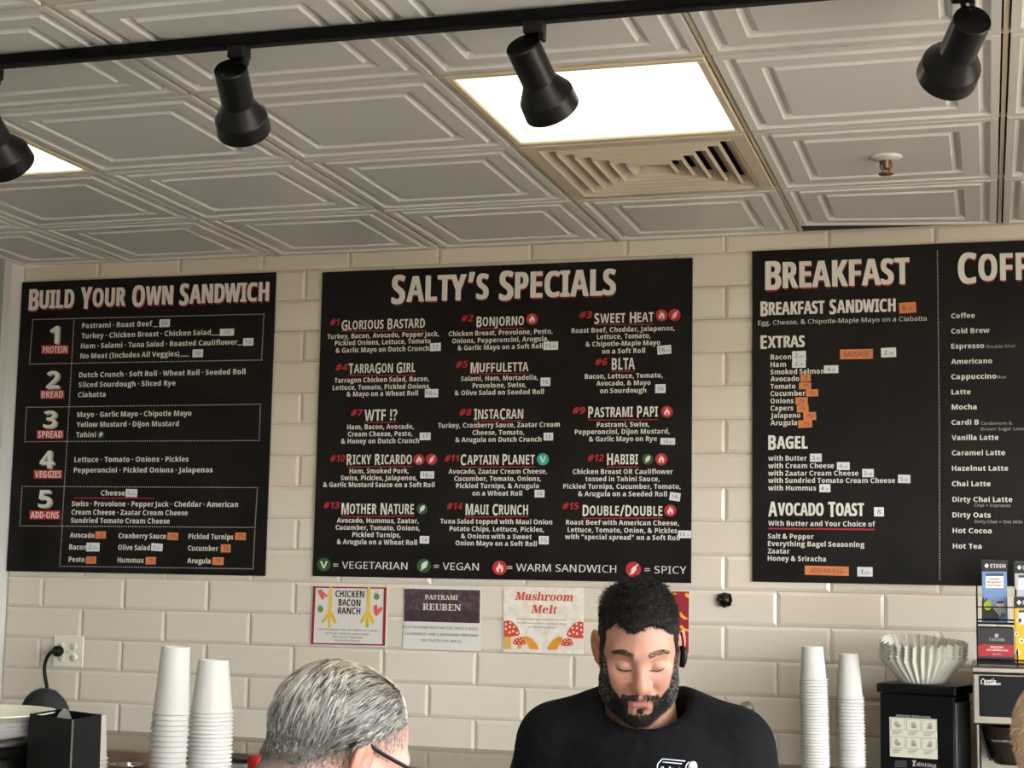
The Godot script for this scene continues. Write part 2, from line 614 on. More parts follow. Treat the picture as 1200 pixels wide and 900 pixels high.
func build_sprinkler() -> void:
	var p := on_y(1038, 184, CEIL - 0.004)
	var t := thing("fire_sprinkler", "small metal fire sprinkler with white collar in an embossed ceiling panel", "sprinkler", p)
	part(t, "collar", lathe_mesh([Vector2(0.0, -0.010), Vector2(0.018, -0.010), Vector2(0.040, -0.004), Vector2(0.043, 0.0), Vector2(0.0, 0.001)], 24, Transform3D(Basis(), p)), M.panel0)
	var brass := mat(Color(0.48, 0.38, 0.30), 0.35, 0.8)
	part(t, "body", lathe_mesh([Vector2(0.0, -0.034), Vector2(0.007, -0.034), Vector2(0.009, -0.024), Vector2(0.012, -0.010), Vector2(0.012, 0.0)], 16, Transform3D(Basis(), p)), brass)
	var st := st_new(true)
	for s in [-1.0, 1.0]:
		tube(st, [p + Vector3(s * 0.012, -0.008, 0), p + Vector3(s * 0.014, -0.026, 0), p + Vector3(s * 0.004, -0.044, 0)], 0.0022, 6)
	part(t, "yoke", done(st), brass)
	part(t, "deflector", lathe_mesh([Vector2(0.0, -0.049), Vector2(0.019, -0.047), Vector2(0.020, -0.045), Vector2(0.0, -0.043)], 20, Transform3D(Basis(), p)), brass)

# ---------------------------------------------------------------- track with four spotlights
func build_track() -> void:
	var a := on_y(120, 60, CEIL - 0.014)
	var zc := a.z
	var t := thing("light_track", "long black track rail mounted on the embossed ceiling", "track", Vector3(-0.5, CEIL, zc))
	var st := st_new()
	box(st, Vector3(-0.3, CEIL - 0.019, zc), Vector3(4.2, 0.022, 0.036), 0.002)
	part(t, "rail", done(st), M.black_rail)
	var sl := st_new()
	box(sl, Vector3(-0.3, CEIL - 0.0305, zc), Vector3(4.16, 0.0015, 0.014))
	part(t, "slot", done(sl), M.hole)
	# cap centre, direction on the picture, turn away from the viewer (degrees), labels
	var heads := [
		[-26.0, 128.0, Vector2(0.50, 0.87), 60.0, "black spotlight on the track in front of the glowing panel above the sandwich board", 0.0],
		[270.0, 80.0, Vector2(0.21, 0.98), 56.0, "black spotlight on the track tilted slightly, over plain ceiling panels", 281.0],
		[612.0, 52.0, Vector2(0.42, 0.91), 62.0, "black spotlight on the track hanging before the glowing panel by the vent", 627.0],
		[1140.0, 23.0, Vector2(-0.42, 0.91), 45.0, "black spotlight on the track turned the other way, near the sprinkler", 1127.0]]
	for h in heads:
		var stem_px: float = h[5] if h[5] > 0.0 else -8.0
		var on_rail := on_y(stem_px, 60.0 - stem_px * 0.07, CEIL - 0.03)
		on_rail.z = zc
		on_rail.x = on_z(stem_px, 60.0 - stem_px * 0.075, zc).x
		var depth := -(eye_basis.inverse() * (on_rail - EYE)).z
		var capc := deep(h[0], h[1], depth)
		var view := ray(h[0], h[1]).normalized()
		var scr: Vector3 = (eye_basis * Vector3(h[2].x, -h[2].y, 0)).normalized()
		scr = (scr - view * scr.dot(view)).normalized()
		var ang := deg_to_rad(h[3])
		var axis := (view * cos(ang) + scr * sin(ang)).normalized()
		var l := thing("track_spotlight", h[4], "spotlight", on_rail, "black track spotlights")
		part(l, "adapter", box_mesh(on_rail + Vector3(0, -0.013, 0), Vector3(0.040, 0.028, 0.034), 0.003), M.black_metal)
		part(l, "lock_tab", box_mesh(on_rail + Vector3(0.018, -0.034, 0.006), Vector3(0.010, 0.016, 0.020), 0.002), M.black_metal)
		var fr := Transform3D(frame_along(axis), capc)
		var hinge := capc + axis * 0.035 + (Vector3.UP * 0.5 - axis * (Vector3.UP * 0.5).dot(axis)).normalized() * 0.028
		part(l, "stem", tube_mesh([on_rail + Vector3(0, -0.02, 0), on_rail.lerp(hinge, 0.5), hinge], 0.0055, 10), M.black_metal)
		var hs := st_new(true)
		var outline := [[[0.0, 0.0], [0.0330, 0.0]], [[0.0330, 0.0], [0.0350, 0.003]], [[0.0350, 0.003], [0.0350, 0.088]], [[0.0350, 0.088], [0.0365, 0.093], [0.0550, 0.124]], [[0.0550, 0.124], [0.0565, 0.128]], [[0.0565, 0.128], [0.0580, 0.162]], [[0.0580, 0.162], [0.0555, 0.163]], [[0.0555, 0.163], [0.052, 0.128], [0.03, 0.10], [0.0, 0.10]]]
		for k in outline.size():   # each band is shaded smoothly by itself, so that its edges stay crisp
			hs.set_smooth_group(k)
			var band := []
			for e in outline[k]: band.append(Vector2(e[0], e[1]))
			lathe(hs, band, 40, fr)
		part(l, "housing", done(hs), M.black_metal)
		var holes := st_new()
		for k in 6:
			var q := fr * (Vector3(cos(k * TAU / 6 + 0.3), 0, sin(k * TAU / 6 + 0.3)) * 0.024 + Vector3(0, -0.0006, 0))
			var tt := Transform3D(fr.basis, q)
			lathe(holes, [Vector2(0, 0), Vector2(0.0033, 0.0002), Vector2(0.0033, 0.001)], 8, tt)
		part(l, "vent_holes", done(holes), M.hole)
		part(l, "lamp_face", lathe_mesh([Vector2(0, 0.128), Vector2(0.03, 0.132), Vector2(0.051, 0.140)], 24, fr), mat(Color(0.55, 0.54, 0.52), 0.2, 0.2))

# ---------------------------------------------------------------- print: lettering and flat marks on boards and paper
var crop := Vector3(0, 0, 1)     # left, top and scale of the part of the photograph that print positions were read from
var print_face := Transform3D()  # the printed face: origin on it, x along the lines, z out of it

func face_wall(z: float) -> void:
	print_face = Transform3D(Basis(), Vector3(0, 0, z))

# where a place of the photograph lies on the printed face, in that face's own axes
func at_crop(x: float, y: float, lift := 0.0) -> Vector3:
	var r := ray(crop.x + x / crop.z, crop.y + y / crop.z)
	var n := print_face.basis.z
	var p := EYE + r * ((print_face.origin - EYE).dot(n) / r.dot(n))
	var q := print_face.affine_inverse() * p
	return Vector3(q.x, q.y, lift)

func font(kind: String) -> SystemFont:
	if not fonts.has(kind):
		var f := SystemFont.new()
		f.font_names = PackedStringArray(["Droid Serif" if kind.begins_with("serif") else "Droid Sans"])
		f.font_weight = 400 if kind.ends_with("thin") else 700
		fonts[kind] = f
	return fonts[kind]

func glyphs(s: String, kind: String, step := 1.5) -> TextMesh:
	var t := TextMesh.new()
	t.font = font(kind)
	t.text = s
	t.font_size = 32
	t.pixel_size = 0.01
	t.depth = 0.0
	t.curve_step = step
	t.horizontal_alignment = HORIZONTAL_ALIGNMENT_LEFT
	return t

func cap_box(kind: String) -> Vector2:   # bottom of the capitals and their height
	if not caps.has(kind):
		var b := glyphs("H", kind).get_aabb()
		caps[kind] = Vector2(b.position.y, b.size.y)
	return caps[kind]

# pieces of a line: [text, size]; capitals of the original stand taller than the small capitals
func small_caps(s: String, low := 0.86) -> Array:
	var runs := []
	var cur := ""
	var big := false
	for ch in s:
		if ch == " ":
			if cur: runs.append([cur, 1.0 if big else low])
			cur = ""
			runs.append([" ", 1.0])
			continue
		var up := ch == ch.to_upper()
		if cur and up != big:
			runs.append([cur, 1.0 if big else low])
			cur = ""
		big = up
		cur += ch.to_upper()
	if cur: runs.append([cur, 1.0 if big else low])
	return runs

# writes a line between two places of the printed face, at the height of its capitals
func line_mesh(runs: Array, xl: float, xr: float, yc: float, h: float, kind := "bold", lift := 0.0006, slant := 0.0, shift := Vector2.ZERO, step := 1.5, low := false, word := -1) -> ArrayMesh:
	var c := cap_box(kind)
	var parts := []
	var x := 0.0
	var w := 0
	for i in runs.size():
		var r: Array = runs[i]
		if r[0] == " ":
			x += c.y * 0.42
			w += 1
			continue
		var t := glyphs(r[0], kind, step)
		var b := t.get_aabb()
		parts.append([t, b, x, r[1], w])
		x += b.size.x * r[1] + c.y * 0.13
	x -= c.y * 0.13
	var xc := (xl + xr) * 0.5
	var lp := at_crop(xl, yc, lift)
	var rp := at_crop(xr, yc, lift)
	var tall := at_crop(xc, yc - h * 0.5).y - at_crop(xc, yc + h * 0.5).y
	var mid := at_crop(xc, yc, lift)
	var sx := (rp.x - lp.x) / maxf(x, 1e-4)
	var sy := tall / c.y
	var off := at_crop(xc + shift.x, yc + shift.y) - at_crop(xc, yc)
	var st := SurfaceTool.new()
	st.begin(Mesh.PRIMITIVE_TRIANGLES)
	for p in parts:
		if word >= 0 and p[4] != word: continue
		var b: AABB = p[1]
		var k: float = p[3]
		var bas := Basis(Vector3(sx * k, 0, 0), Vector3(slant * sy * k, sy * k, 0), Vector3(0, 0, 1))
		var dy := 0.0 if low else tall * (1.0 - k) * 0.5
		var o := Vector3(lp.x + sx * p[2], mid.y - tall * 0.5 + dy, mid.z) + off
		st.append_from(p[0], 0, Transform3D(bas, o - bas * Vector3(b.position.x, c.x, 0)))
	return st.commit()

func write(parent: Node3D, s: String, xl: float, xr: float, yc: float, h: float, m: Material = M.white_ink, kind := "bold", lift := 0.0006) -> MeshInstance3D:
	return part(parent, "lettering", line_mesh([[s, 1.0]], xl, xr, yc, h, kind, lift), m, print_face)

func heading(parent: Node3D, s: String, xl: float, xr: float, yc: float, h: float, shadow := 0.0, low := 0.86) -> void:
	var runs := small_caps(s, low)
	for w in s.split(" ").size():
		if shadow > 0.0:
			part(parent, "heading_shadow", line_mesh(runs, xl, xr, yc, h, "bold", 0.0003, 0.0, Vector2(shadow, shadow), 0.6, false, w), M.dark_red_ink, print_face)
		# the letters are heavier than the typeface: a second strike beside the first
		part(parent, "heading", line_mesh(runs, xl, xr, yc, h, "bold", 0.0006, 0.0, Vector2.ZERO, 0.8, false, w), M.white_ink, print_face)
		part(parent, "heading", line_mesh(runs, xl, xr, yc, h, "bold", 0.00065, 0.0, Vector2(h * 0.05, 0), 0.8, false, w), M.white_ink, print_face)

func poly(parent: Node3D, called: String, pts: Array, m: Material, lift := 0.0006) -> MeshInstance3D:
	var flat := PackedVector2Array()
	for p in pts:
		var v := at_crop(p.x, p.y)
		flat.append(Vector2(v.x, v.y))
	var idx := Geometry2D.triangulate_polygon(flat)
	var st := st_new()
	for i in range(0, idx.size(), 3):
		var q := []
		for k in 3: q.append(Vector3(flat[idx[i + k]].x, flat[idx[i + k]].y, lift))
		face(st, q, Vector3(q[0].x, q[0].y, lift - 1.0))
	return part(parent, called, done(st), m, print_face)

func rect(x0: float, x1: float, y0: float, y1: float) -> Array:
	return [Vector2(x0, y0), Vector2(x1, y0), Vector2(x1, y1), Vector2(x0, y1)]

func disc(x: float, y: float, r: float, n := 20, ry := -1.0) -> Array:
	var out := []
	for k in n:
		out.append(Vector2(x + r * cos(TAU * k / n), y + (r if ry < 0 else ry) * sin(TAU * k / n)))
	return out

func rule(parent: Node3D, x0: float, x1: float, y0: float, y1: float, w: float, m: Material, called := "rule") -> void:
	poly(parent, called, [Vector2(x0, y0 - w * 0.5), Vector2(x1, y1 - w * 0.5), Vector2(x1, y1 + w * 0.5), Vector2(x0, y0 + w * 0.5)], m)

# a line of small printed dots along corners
func dots(parent: Node3D, pts: Array, r := 2.5, gap := 9.0) -> void:
	var st := st_new()
	for i in pts.size() - 1:
		var a: Vector2 = pts[i]
		var b: Vector2 = pts[i + 1]
		var n := int(a.distance_to(b) / gap)
		for k in n:
			var c := a.lerp(b, float(k) / n)
			var q := [at_crop(c.x - r, c.y, 0.0006), at_crop(c.x, c.y - r, 0.0006), at_crop(c.x + r, c.y, 0.0006), at_crop(c.x, c.y + r, 0.0006)]
			face(st, q, q[0] + Vector3(0, 0, -1))
	tag(part(parent, "dotted_line", done(st), M.white_ink, print_face), "", "", "", "stuff")

func icon(parent: Node3D, kind: String, x: float, y: float, r: float) -> void:
	var base: Material = {"fire": M.red_ink, "chili": M.red_ink, "leaf": M.green_ink, "v": M.green_ink, "teal": M.teal_ink}[kind]
	var d := poly(parent, "symbol", disc(x, y, r), base, 0.0004)
	var pts := []
	match kind:
		"fire":
			for p in [[-0.05, -0.72], [0.16, -0.30], [0.30, -0.42], [0.50, 0.05], [0.42, 0.48], [0.12, 0.66], [0.20, 0.30], [0.02, 0.02], [-0.14, 0.32], [-0.08, 0.66], [-0.40, 0.48], [-0.50, 0.10], [-0.24, -0.20]]:
				pts.append(Vector2(x + p[0] * r, y + p[1] * r))
		"chili":
			for p in [[0.55, -0.72], [0.62, -0.55], [0.40, -0.35], [0.38, 0.05], [0.05, 0.48], [-0.55, 0.75], [-0.30, 0.40], [-0.28, -0.02], [0.02, -0.38], [0.28, -0.46]]:
				pts.append(Vector2(x + p[0] * r, y + p[1] * r))
		"leaf":
			for p in [[0.50, -0.70], [0.52, -0.20], [0.30, 0.25], [-0.10, 0.45], [-0.42, 0.72], [-0.48, 0.62], [-0.30, 0.38], [-0.42, 0.05], [-0.25, -0.35], [0.10, -0.58]]:
				pts.append(Vector2(x + p[0] * r, y + p[1] * r))
		_:
			for p in [[-0.55, -0.5], [-0.25, -0.5], [0.02, 0.22], [0.28, -0.5], [0.55, -0.5], [0.14, 0.55], [-0.14, 0.55]]:
				pts.append(Vector2(x + p[0] * r, y + p[1] * r))
	poly(d, "mark", pts, M.white_ink, 0.0007)

func sticker(parent: Node3D, x0: float, x1: float, y0: float, y1: float, s: String, orange := false, tilt := 0.0) -> void:
	var c := at_crop((x0 + x1) * 0.5, (y0 + y1) * 0.5)
	var w := at_crop(x1, (y0 + y1) * 0.5).x - at_crop(x0, (y0 + y1) * 0.5).x
	var h := at_crop((x0 + x1) * 0.5, y0).y - at_crop((x0 + x1) * 0.5, y1).y
	var label := part(parent, "price_sticker", box_mesh(c + Vector3(0, 0, 0.0009), Vector3(w, h, 0.0010), 0.0, Basis(Vector3.BACK, tilt)), M.orange_label if orange else M.white_label, print_face)
	var runs := [[s, 1.0]]
	var cut := s.find(".")
	if cut > 0:
		runs = [[s.substr(0, cut), 1.0], [s.substr(cut), 0.55]]
	var n := float(s.length()) - (1.2 if cut > 0 else 0.0)
	var half := minf((x1 - x0) * 0.43, (y1 - y0) * 0.18 * n)
	var m := line_mesh(runs, (x0 + x1) * 0.5 - half, (x0 + x1) * 0.5 + half, (y0 + y1) * 0.5, (y1 - y0) * 0.50, "sansthin", 0.0017, 0.0, Vector2.ZERO, 1.5, true)
	part(label, "lettering", m, M.pen, print_face)

func board_box(x0: float, x1: float, y0: float, y1: float) -> ArrayMesh:
	return box_mesh(Vector3((x0 + x1) * 0.5, (y0 + y1) * 0.5, 0.0150), Vector3(x1 - x0, y1 - y0, 0.0060), 0.0008)

func build_boards() -> void:
	face_wall(0.018)
	build_sandwich_board()
	build_specials_board()
	build_breakfast_board()

func build_sandwich_board() -> void:
	crop = Vector3(0, 0, 1)
	var tl := print_face * at_crop(27.5, 329.2)
	var tr := at_crop(325, 320.4)
	var bl := at_crop(6.2, 669.4)
	var br := at_crop(309, 674.8)
	var x0 := (tl.x + bl.x) * 0.5
	var x1 := (tr.x + br.x) * 0.5
	var t := thing("menu_board", "black menu board for building a sandwich, steps numbered one to five", "menu board", Vector3(x0, (bl.y + br.y) * 0.5, 0.013), "black menu boards")
	part(t, "panel", board_box(x0, x1, (bl.y + br.y) * 0.5, (tl.y + tr.y) * 0.5), M.board)
	crop = Vector3(0, 300, 3.5294)
	heading(t, "Build Your Own Sandwich", 121, 1108, 164, 90, 7.0)
	for l in [["Pastrami · Roast Beef", 340, 630, 284], ["Turkey · Chicken Breast · Chicken Salad", 338, 872, 323], ["Ham · Salami · Tuna Salad · Roasted Cauliflower", 336, 982, 364], ["No Meat (Includes All Veggies)", 333, 742, 409], ["Dutch Crunch · Soft Roll · Wheat Roll · Seeded Roll", 328, 1015, 485], ["Sliced Sourdough · Sliced Rye", 326, 726, 529], ["Ciabatta", 323, 437, 573], ["Mayo · Garlic Mayo · Chipotle Mayo", 320, 792, 653], ["Yellow Mustard · Dijon Mustard", 317, 740, 695], ["Tahini", 315, 397, 739]]:
		write(t, l[0], l[1], l[2], l[3], 21)
	for r in [[632, 652, 292], [873, 908, 327], [983, 1001, 368], [745, 782, 414]]:
		rule(t, r[0], r[1], r[2], r[2], 3, M.white_ink)
	sticker(t, 660, 703, 262, 294, "15")
	sticker(t, 910, 968, 301, 330, "14")
	sticker(t, 1006, 1048, 340, 371, "13")
	sticker(t, 797, 840, 386, 419, "10")
	icon(t, "leaf", 417, 739, 15)
	dots(t, [Vector2(137, 263), Vector2(1092, 240), Vector2(1082, 430), Vector2(122, 447), Vector2(137, 263)])
	dots(t, [Vector2(110, 626), Vector2(1078, 613), Vector2(1072, 763), Vector2(103, 768), Vector2(110, 626)])
	dots(t, [Vector2(307, 258), Vector2(278, 770), Vector2(256, 1118)])
	var steps := [["1", 205, 243, 326, "PROTEIN", 172, 283, 387], ["2", 192, 246, 511, "BREAD", 167, 266, 573], ["3", 180, 234, 675, "SPREAD", 152, 263, 738], ["4", 165, 223, 841, "VEGGIES", 140, 258, 903], ["5", 159, 213, 1004, "ADD-ONS", 122, 248, 1071]]
	for s in steps:
		part(t, "step_number_shadow", line_mesh([[s[0], 1.0]], s[1], s[2], s[3], 72, "bold", 0.0003, 0, Vector2(7, 5), 0.8), M.grey_ink, print_face)
		part(t, "step_number", line_mesh([[s[0], 1.0]], s[1], s[2], s[3], 72, "bold", 0.0006, 0, Vector2.ZERO, 0.8), M.white_ink, print_face)
		var b := poly(t, "badge", rect(s[5], s[6], s[7] - 18, s[7] + 18), M.red_ink, 0.0003)
		part(b, "lettering", line_mesh([[s[4], 1.0]], s[5] + 5, s[6] - 5, s[7], 27), M.white_ink, print_face)
	crop = Vector3(0, 500, 3.5294)
	for l in [["Lettuce · Tomato · Onions · Pickles", 308, 780, 135], ["Pepperoncini · Pickled Onions · Jalapenos", 306, 880, 179], ["Cheese", 418, 517, 274], ["Swiss · Provolone · Pepper Jack · Cheddar · American", 298, 985, 320], ["Cream Cheese · Zaatar Cream Cheese", 296, 777, 355], ["Sundried Tomato Cream Cheese", 294, 702, 389], ["Avocado", 290, 390, 449], ["Cranberry Sauce", 491, 687, 452], ["Pickled Turnips", 780, 965, 455], ["Bacon", 287, 358, 498], ["Olive Salad", 489, 620, 500], ["Cucumber", 778, 903, 503], ["Pesto", 285, 350, 549], ["Hummus", 487, 594, 552], ["Arugula", 775, 871, 555]]:
		write(t, l[0], l[1], l[2], l[3], 21)
	rule(t, 303, 640, 295, 297, 4, M.dark_red_ink)
	dots(t, [Vector2(92, 247), Vector2(1065, 252), Vector2(1055, 417), Vector2(82, 410), Vector2(92, 247)])
	dots(t, [Vector2(258, 412), Vector2(247, 577), Vector2(1047, 588), Vector2(1055, 420)])
	for s in [[520, 568, 258, 291, "1.25", false], [395, 438, 433, 463, ".2", true], [693, 737, 438, 469, ".75", true], [973, 1017, 438, 469, ".75", true], [358, 412, 480, 516, "2.25", false], [626, 673, 483, 514, "1.25", false], [914, 954, 487, 520, "75", true], [356, 398, 537, 567, "75", true], [603, 645, 539, 570, "75", true], [879, 925, 540, 572, "75", true]]:
		sticker(t, s[0], s[1], s[2], s[3], s[4], s[5], rng.randfn() * 0.03)

func item(t: Node3D, num: String, nx0: float, nx1: float, ny: float, title: String, x0: float, x1: float, yc: float, h: float, uy: float, lines: Array, lh: float) -> void:
	var n := crop.z
	part(t, "item_number", line_mesh([[num, 1.0]], nx0, nx1, ny, 8.0 * n, "bold", 0.0006, 0.18), M.red_ink, print_face)
	part(t, "item_name", line_mesh(small_caps(title, 0.86), x0, x1, yc, h, "bold", 0.0006, 0.0, Vector2.ZERO, 1.0), M.white_ink, print_face)
	rule(t, x0 - 0.6 * n, x1 + 0.6 * n, uy + 0.25 * n, uy - 0.25 * n, 0.8 * n, M.red_ink, "underline")
	for l in lines:
		write(t, l[0], l[1], l[2], l[3], lh)

func build_specials_board() -> void:
	crop = Vector3(0, 0, 1)
	var tl := at_crop(377.6, 318.4)
	var tr := at_crop(811.4, 302.4)
	var bl := at_crop(366.5, 674.8)
	var br := at_crop(810, 683.6)
	var x0 := (tl.x + bl.x) * 0.5
	var x1 := (tr.x + br.x) * 0.5
	var t := thing("menu_board", "black menu board of fifteen numbered specials with red underlined names", "menu board", Vector3(x0, (bl.y + br.y) * 0.5, 0.013), "black menu boards")
	part(t, "panel", board_box(x0, x1, (bl.y + br.y) * 0.5, (tl.y + tr.y) * 0.5), M.board)
	heading(t, "Salty’s Specials", 459, 720, 334.8, 35.0, 1.8, 0.87)
	# middle column, in pixels of the whole picture
	item(t, "#2", 540, 554, 373, "Bonjorno", 558.6, 614, 376.5, 12.4, 385, [["Chicken Breast, Provolone, Pesto,", 526, 647.6, 389.7], ["Onions, Pepperoncini, Arugula,", 530, 643, 398.2], ["& Garlic Mayo on a Soft Roll", 536.4, 636, 406.6]], 5.6)
	item(t, "#5", 533.6, 547.6, 427, "Muffuletta", 551.6, 619.4, 430.4, 12.4, 437.8, [["Salami, Ham, Mortadella,", 540.4, 630.6, 443], ["Provolone, Swiss,", 554, 616.6, 451.4], ["& Olive Salad on Seeded Roll", 533, 637.4, 459.7]], 5.6)
	item(t, "#8", 538, 552, 483, "InstaCran", 555.5, 613.2, 485.2, 13.0, 493.4, [["Turkey, Cranberry Sauce, Zaatar Cream", 513.5, 656, 498], ["Cheese, Tomato,", 553.8, 614.4, 506.7], ["& Arugula on Dutch Crunch", 533.8, 634.5, 515]], 5.6)
	item(t, "#11", 521, 537, 537, "Captain Planet", 540, 626.7, 538.7, 13.0, 547.2, [["Avocado, Zaatar Cream Cheese,", 525.7, 641.3, 552.4], ["Cucumber, Tomato, Onions,", 532.5, 634, 560.8], ["Pickled Turnips, & Arugula", 534.7, 631.5, 569.3], ["on a Wheat Roll", 553.6, 612, 578]], 5.6)
	item(t, "#14", 523.5, 541.5, 593, "Maui Crunch", 545.7, 618.8, 597.3, 13.4, 605.7, [["Tuna Salad topped with Maui Onion", 516, 647.2, 611.2], ["Potato Chips, Lettuce, Pickles,", 527, 637.7, 620], ["& Onions with a Sweet", 540.4, 623, 628.6], ["Onion Mayo on a Soft Roll", 534, 629, 636.8]], 5.6)
	crop = Vector3(360, 300, 5.0)
	item(t, "#1", 133, 185, 387, "Glorious Bastard", 203, 690, 400, 62, 439, [["Turkey, Bacon, Avocado, Pepper Jack,", 118, 773, 464], ["Pickled Onions, Lettuce, Tomato", 163, 723, 504], ["& Garlic Mayo on Dutch Crunch", 168, 713, 547]], 28)
	item(t, "#4", 165, 235, 652, "TarraGon Girl", 243, 633, 657, 62, 699, [["Tarragon Chicken Salad, Bacon,", 160, 715, 724], ["Lettuce, Tomato, Pickled Onions,", 150, 722, 767], ["& Mayo on a Wheat Roll", 232, 650, 806]], 28)
	sticker(t, 720, 783, 510, 557, "17", false, 0.03)
	sticker(t, 690, 768, 780, 828, "16.25")
	crop = Vector3(590, 300, 5.0)
	icon(t, "fire", 168, 370, 34)
	sticker(t, 235, 320, 502, 550, "15.50")
	sticker(t, 218, 275, 713, 762, "16")
	item(t, "#3", 442, 515, 345, "Sweet Heat", 533, 880, 362, 64, 402, [["Roast Beef, Cheddar, Jalapenos,", 400, 1003, 430], ["Lettuce, Tomato,", 548, 862, 470], ["& Chipotle-Maple Mayo", 482, 918, 512], ["on a Soft Roll", 578, 830, 556]], 28)
	icon(t, "fire", 927, 348, 35)
	icon(t, "chili", 1003, 345, 35)
	sticker(t, 902, 983, 524, 575, "16.25", false, 0.06)
	item(t, "#6", 535, 605, 620, "BLTA", 635, 770, 632, 68, 676, [["Bacon, Lettuce, Tomato,", 477, 933, 702], ["Avocado, & Mayo", 545, 862, 744], ["on Sourdough", 567, 837, 788]], 28)
	sticker(t, 890, 950, 752, 803, "16")
	crop = Vector3(360, 460, 4.0917)
	item(t, "#7", 208, 262, 97, "WTF !?", 275, 432, 108, 54, 144, [["Ham, Bacon, Avocado,", 192, 512, 164], ["Cream Cheese, Pesto,", 196, 505, 198], ["& Honey on Dutch Crunch", 163, 537, 232]], 23)
	sticker(t, 540, 592, 192, 228, "17")
	item(t, "#10", 110, 178, 315, "Ricky Ricardo", 190, 502, 321, 53, 356, [["Ham, Smoked Pork,", 203, 487, 376], ["Swiss, Pickles, Jalapenos,", 162, 527, 409], ["& Garlic Mustard Sauce on a Soft Roll", 77, 611, 442]], 23)
	icon(t, "fire", 536, 322, 27)
	icon(t, "chili", 596, 320, 27)
	sticker(t, 543, 609, 378, 412, "16.25")
	item(t, "#13", 78, 152, 540, "Mother Nature", 165, 512, 558, 56, 594, [["Avocado, Hummus, Zaatar,", 143, 535, 614], ["Cucumber, Tomato, Onions,", 137, 540, 648], ["Pickled Turnips,", 217, 448, 682], ["& Arugula on a Wheat Roll", 143, 527, 717]], 23)
	icon(t, "leaf", 551, 558, 26)
	sticker(t, 540, 585, 688, 724, "14")
	icon(t, "v", 80, 825, 33)
	write(t, "= VEGETARIAN", 125, 481, 829, 34, M.white_ink, "sansthin")
	icon(t, "leaf", 560, 831, 34)
	write(t, "= VEGAN", 607, 823, 834, 34, M.white_ink, "sansthin")
	icon(t, "fire", 923, 840, 35)
	crop = Vector3(590, 460, 4.0917)
	sticker(t, 193, 238, 193, 230, "16")
	icon(t, "teal", 189, 320, 29)
	sticker(t, 150, 197, 467, 503, "14")
	sticker(t, 170, 217, 688, 728, "15")
	item(t, "#9", 330, 388, 86, "Pastrami Papi", 407, 740, 93, 56, 131, [["Pastrami, Swiss,", 448, 700, 153], ["Pepperoncini, Dijon Mustard,", 343, 797, 187], ["& Garlic Mayo on Rye", 410, 736, 222]], 23)
	icon(t, "fire", 784, 92, 28)
	sticker(t, 753, 823, 218, 250, "16.25", false, -0.02)
	item(t, "#12", 402, 478, 313, "Habibi", 497, 645, 320, 56, 357, [["Chicken Breast OR Cauliflower", 333, 812, 379], ["tossed in Tahini Sauce,", 393, 750, 414], ["Pickled Turnips, Cucumber, Tomato,", 287, 850, 450], ["& Arugula on a Seeded Roll", 358, 784, 486]], 23)
	icon(t, "leaf", 691, 320, 26)
	icon(t, "fire", 757, 320, 29)
	sticker(t, 797, 848, 480, 519, "16", false, -0.14)
	item(t, "#15", 282, 358, 544, "Double/Double", 380, 762, 567, 54, 602, [["Roast Beef with American Cheese,", 300, 842, 624], ["Lettuce, Tomato, Onion, & Pickles", 308, 833, 660], ["with \"special spread\" on a Soft Roll", 295, 845, 694]], 23)
	icon(t, "fire", 800, 566, 29)
	sticker(t, 838, 900, 662, 698, "16.25")
	write(t, "= WARM SANDWICH", 17, 541, 842, 35, M.white_ink, "sansthin")
	icon(t, "chili", 623, 848, 37)
	write(t, "= SPICY", 676, 877, 850, 35, M.white_ink, "sansthin")

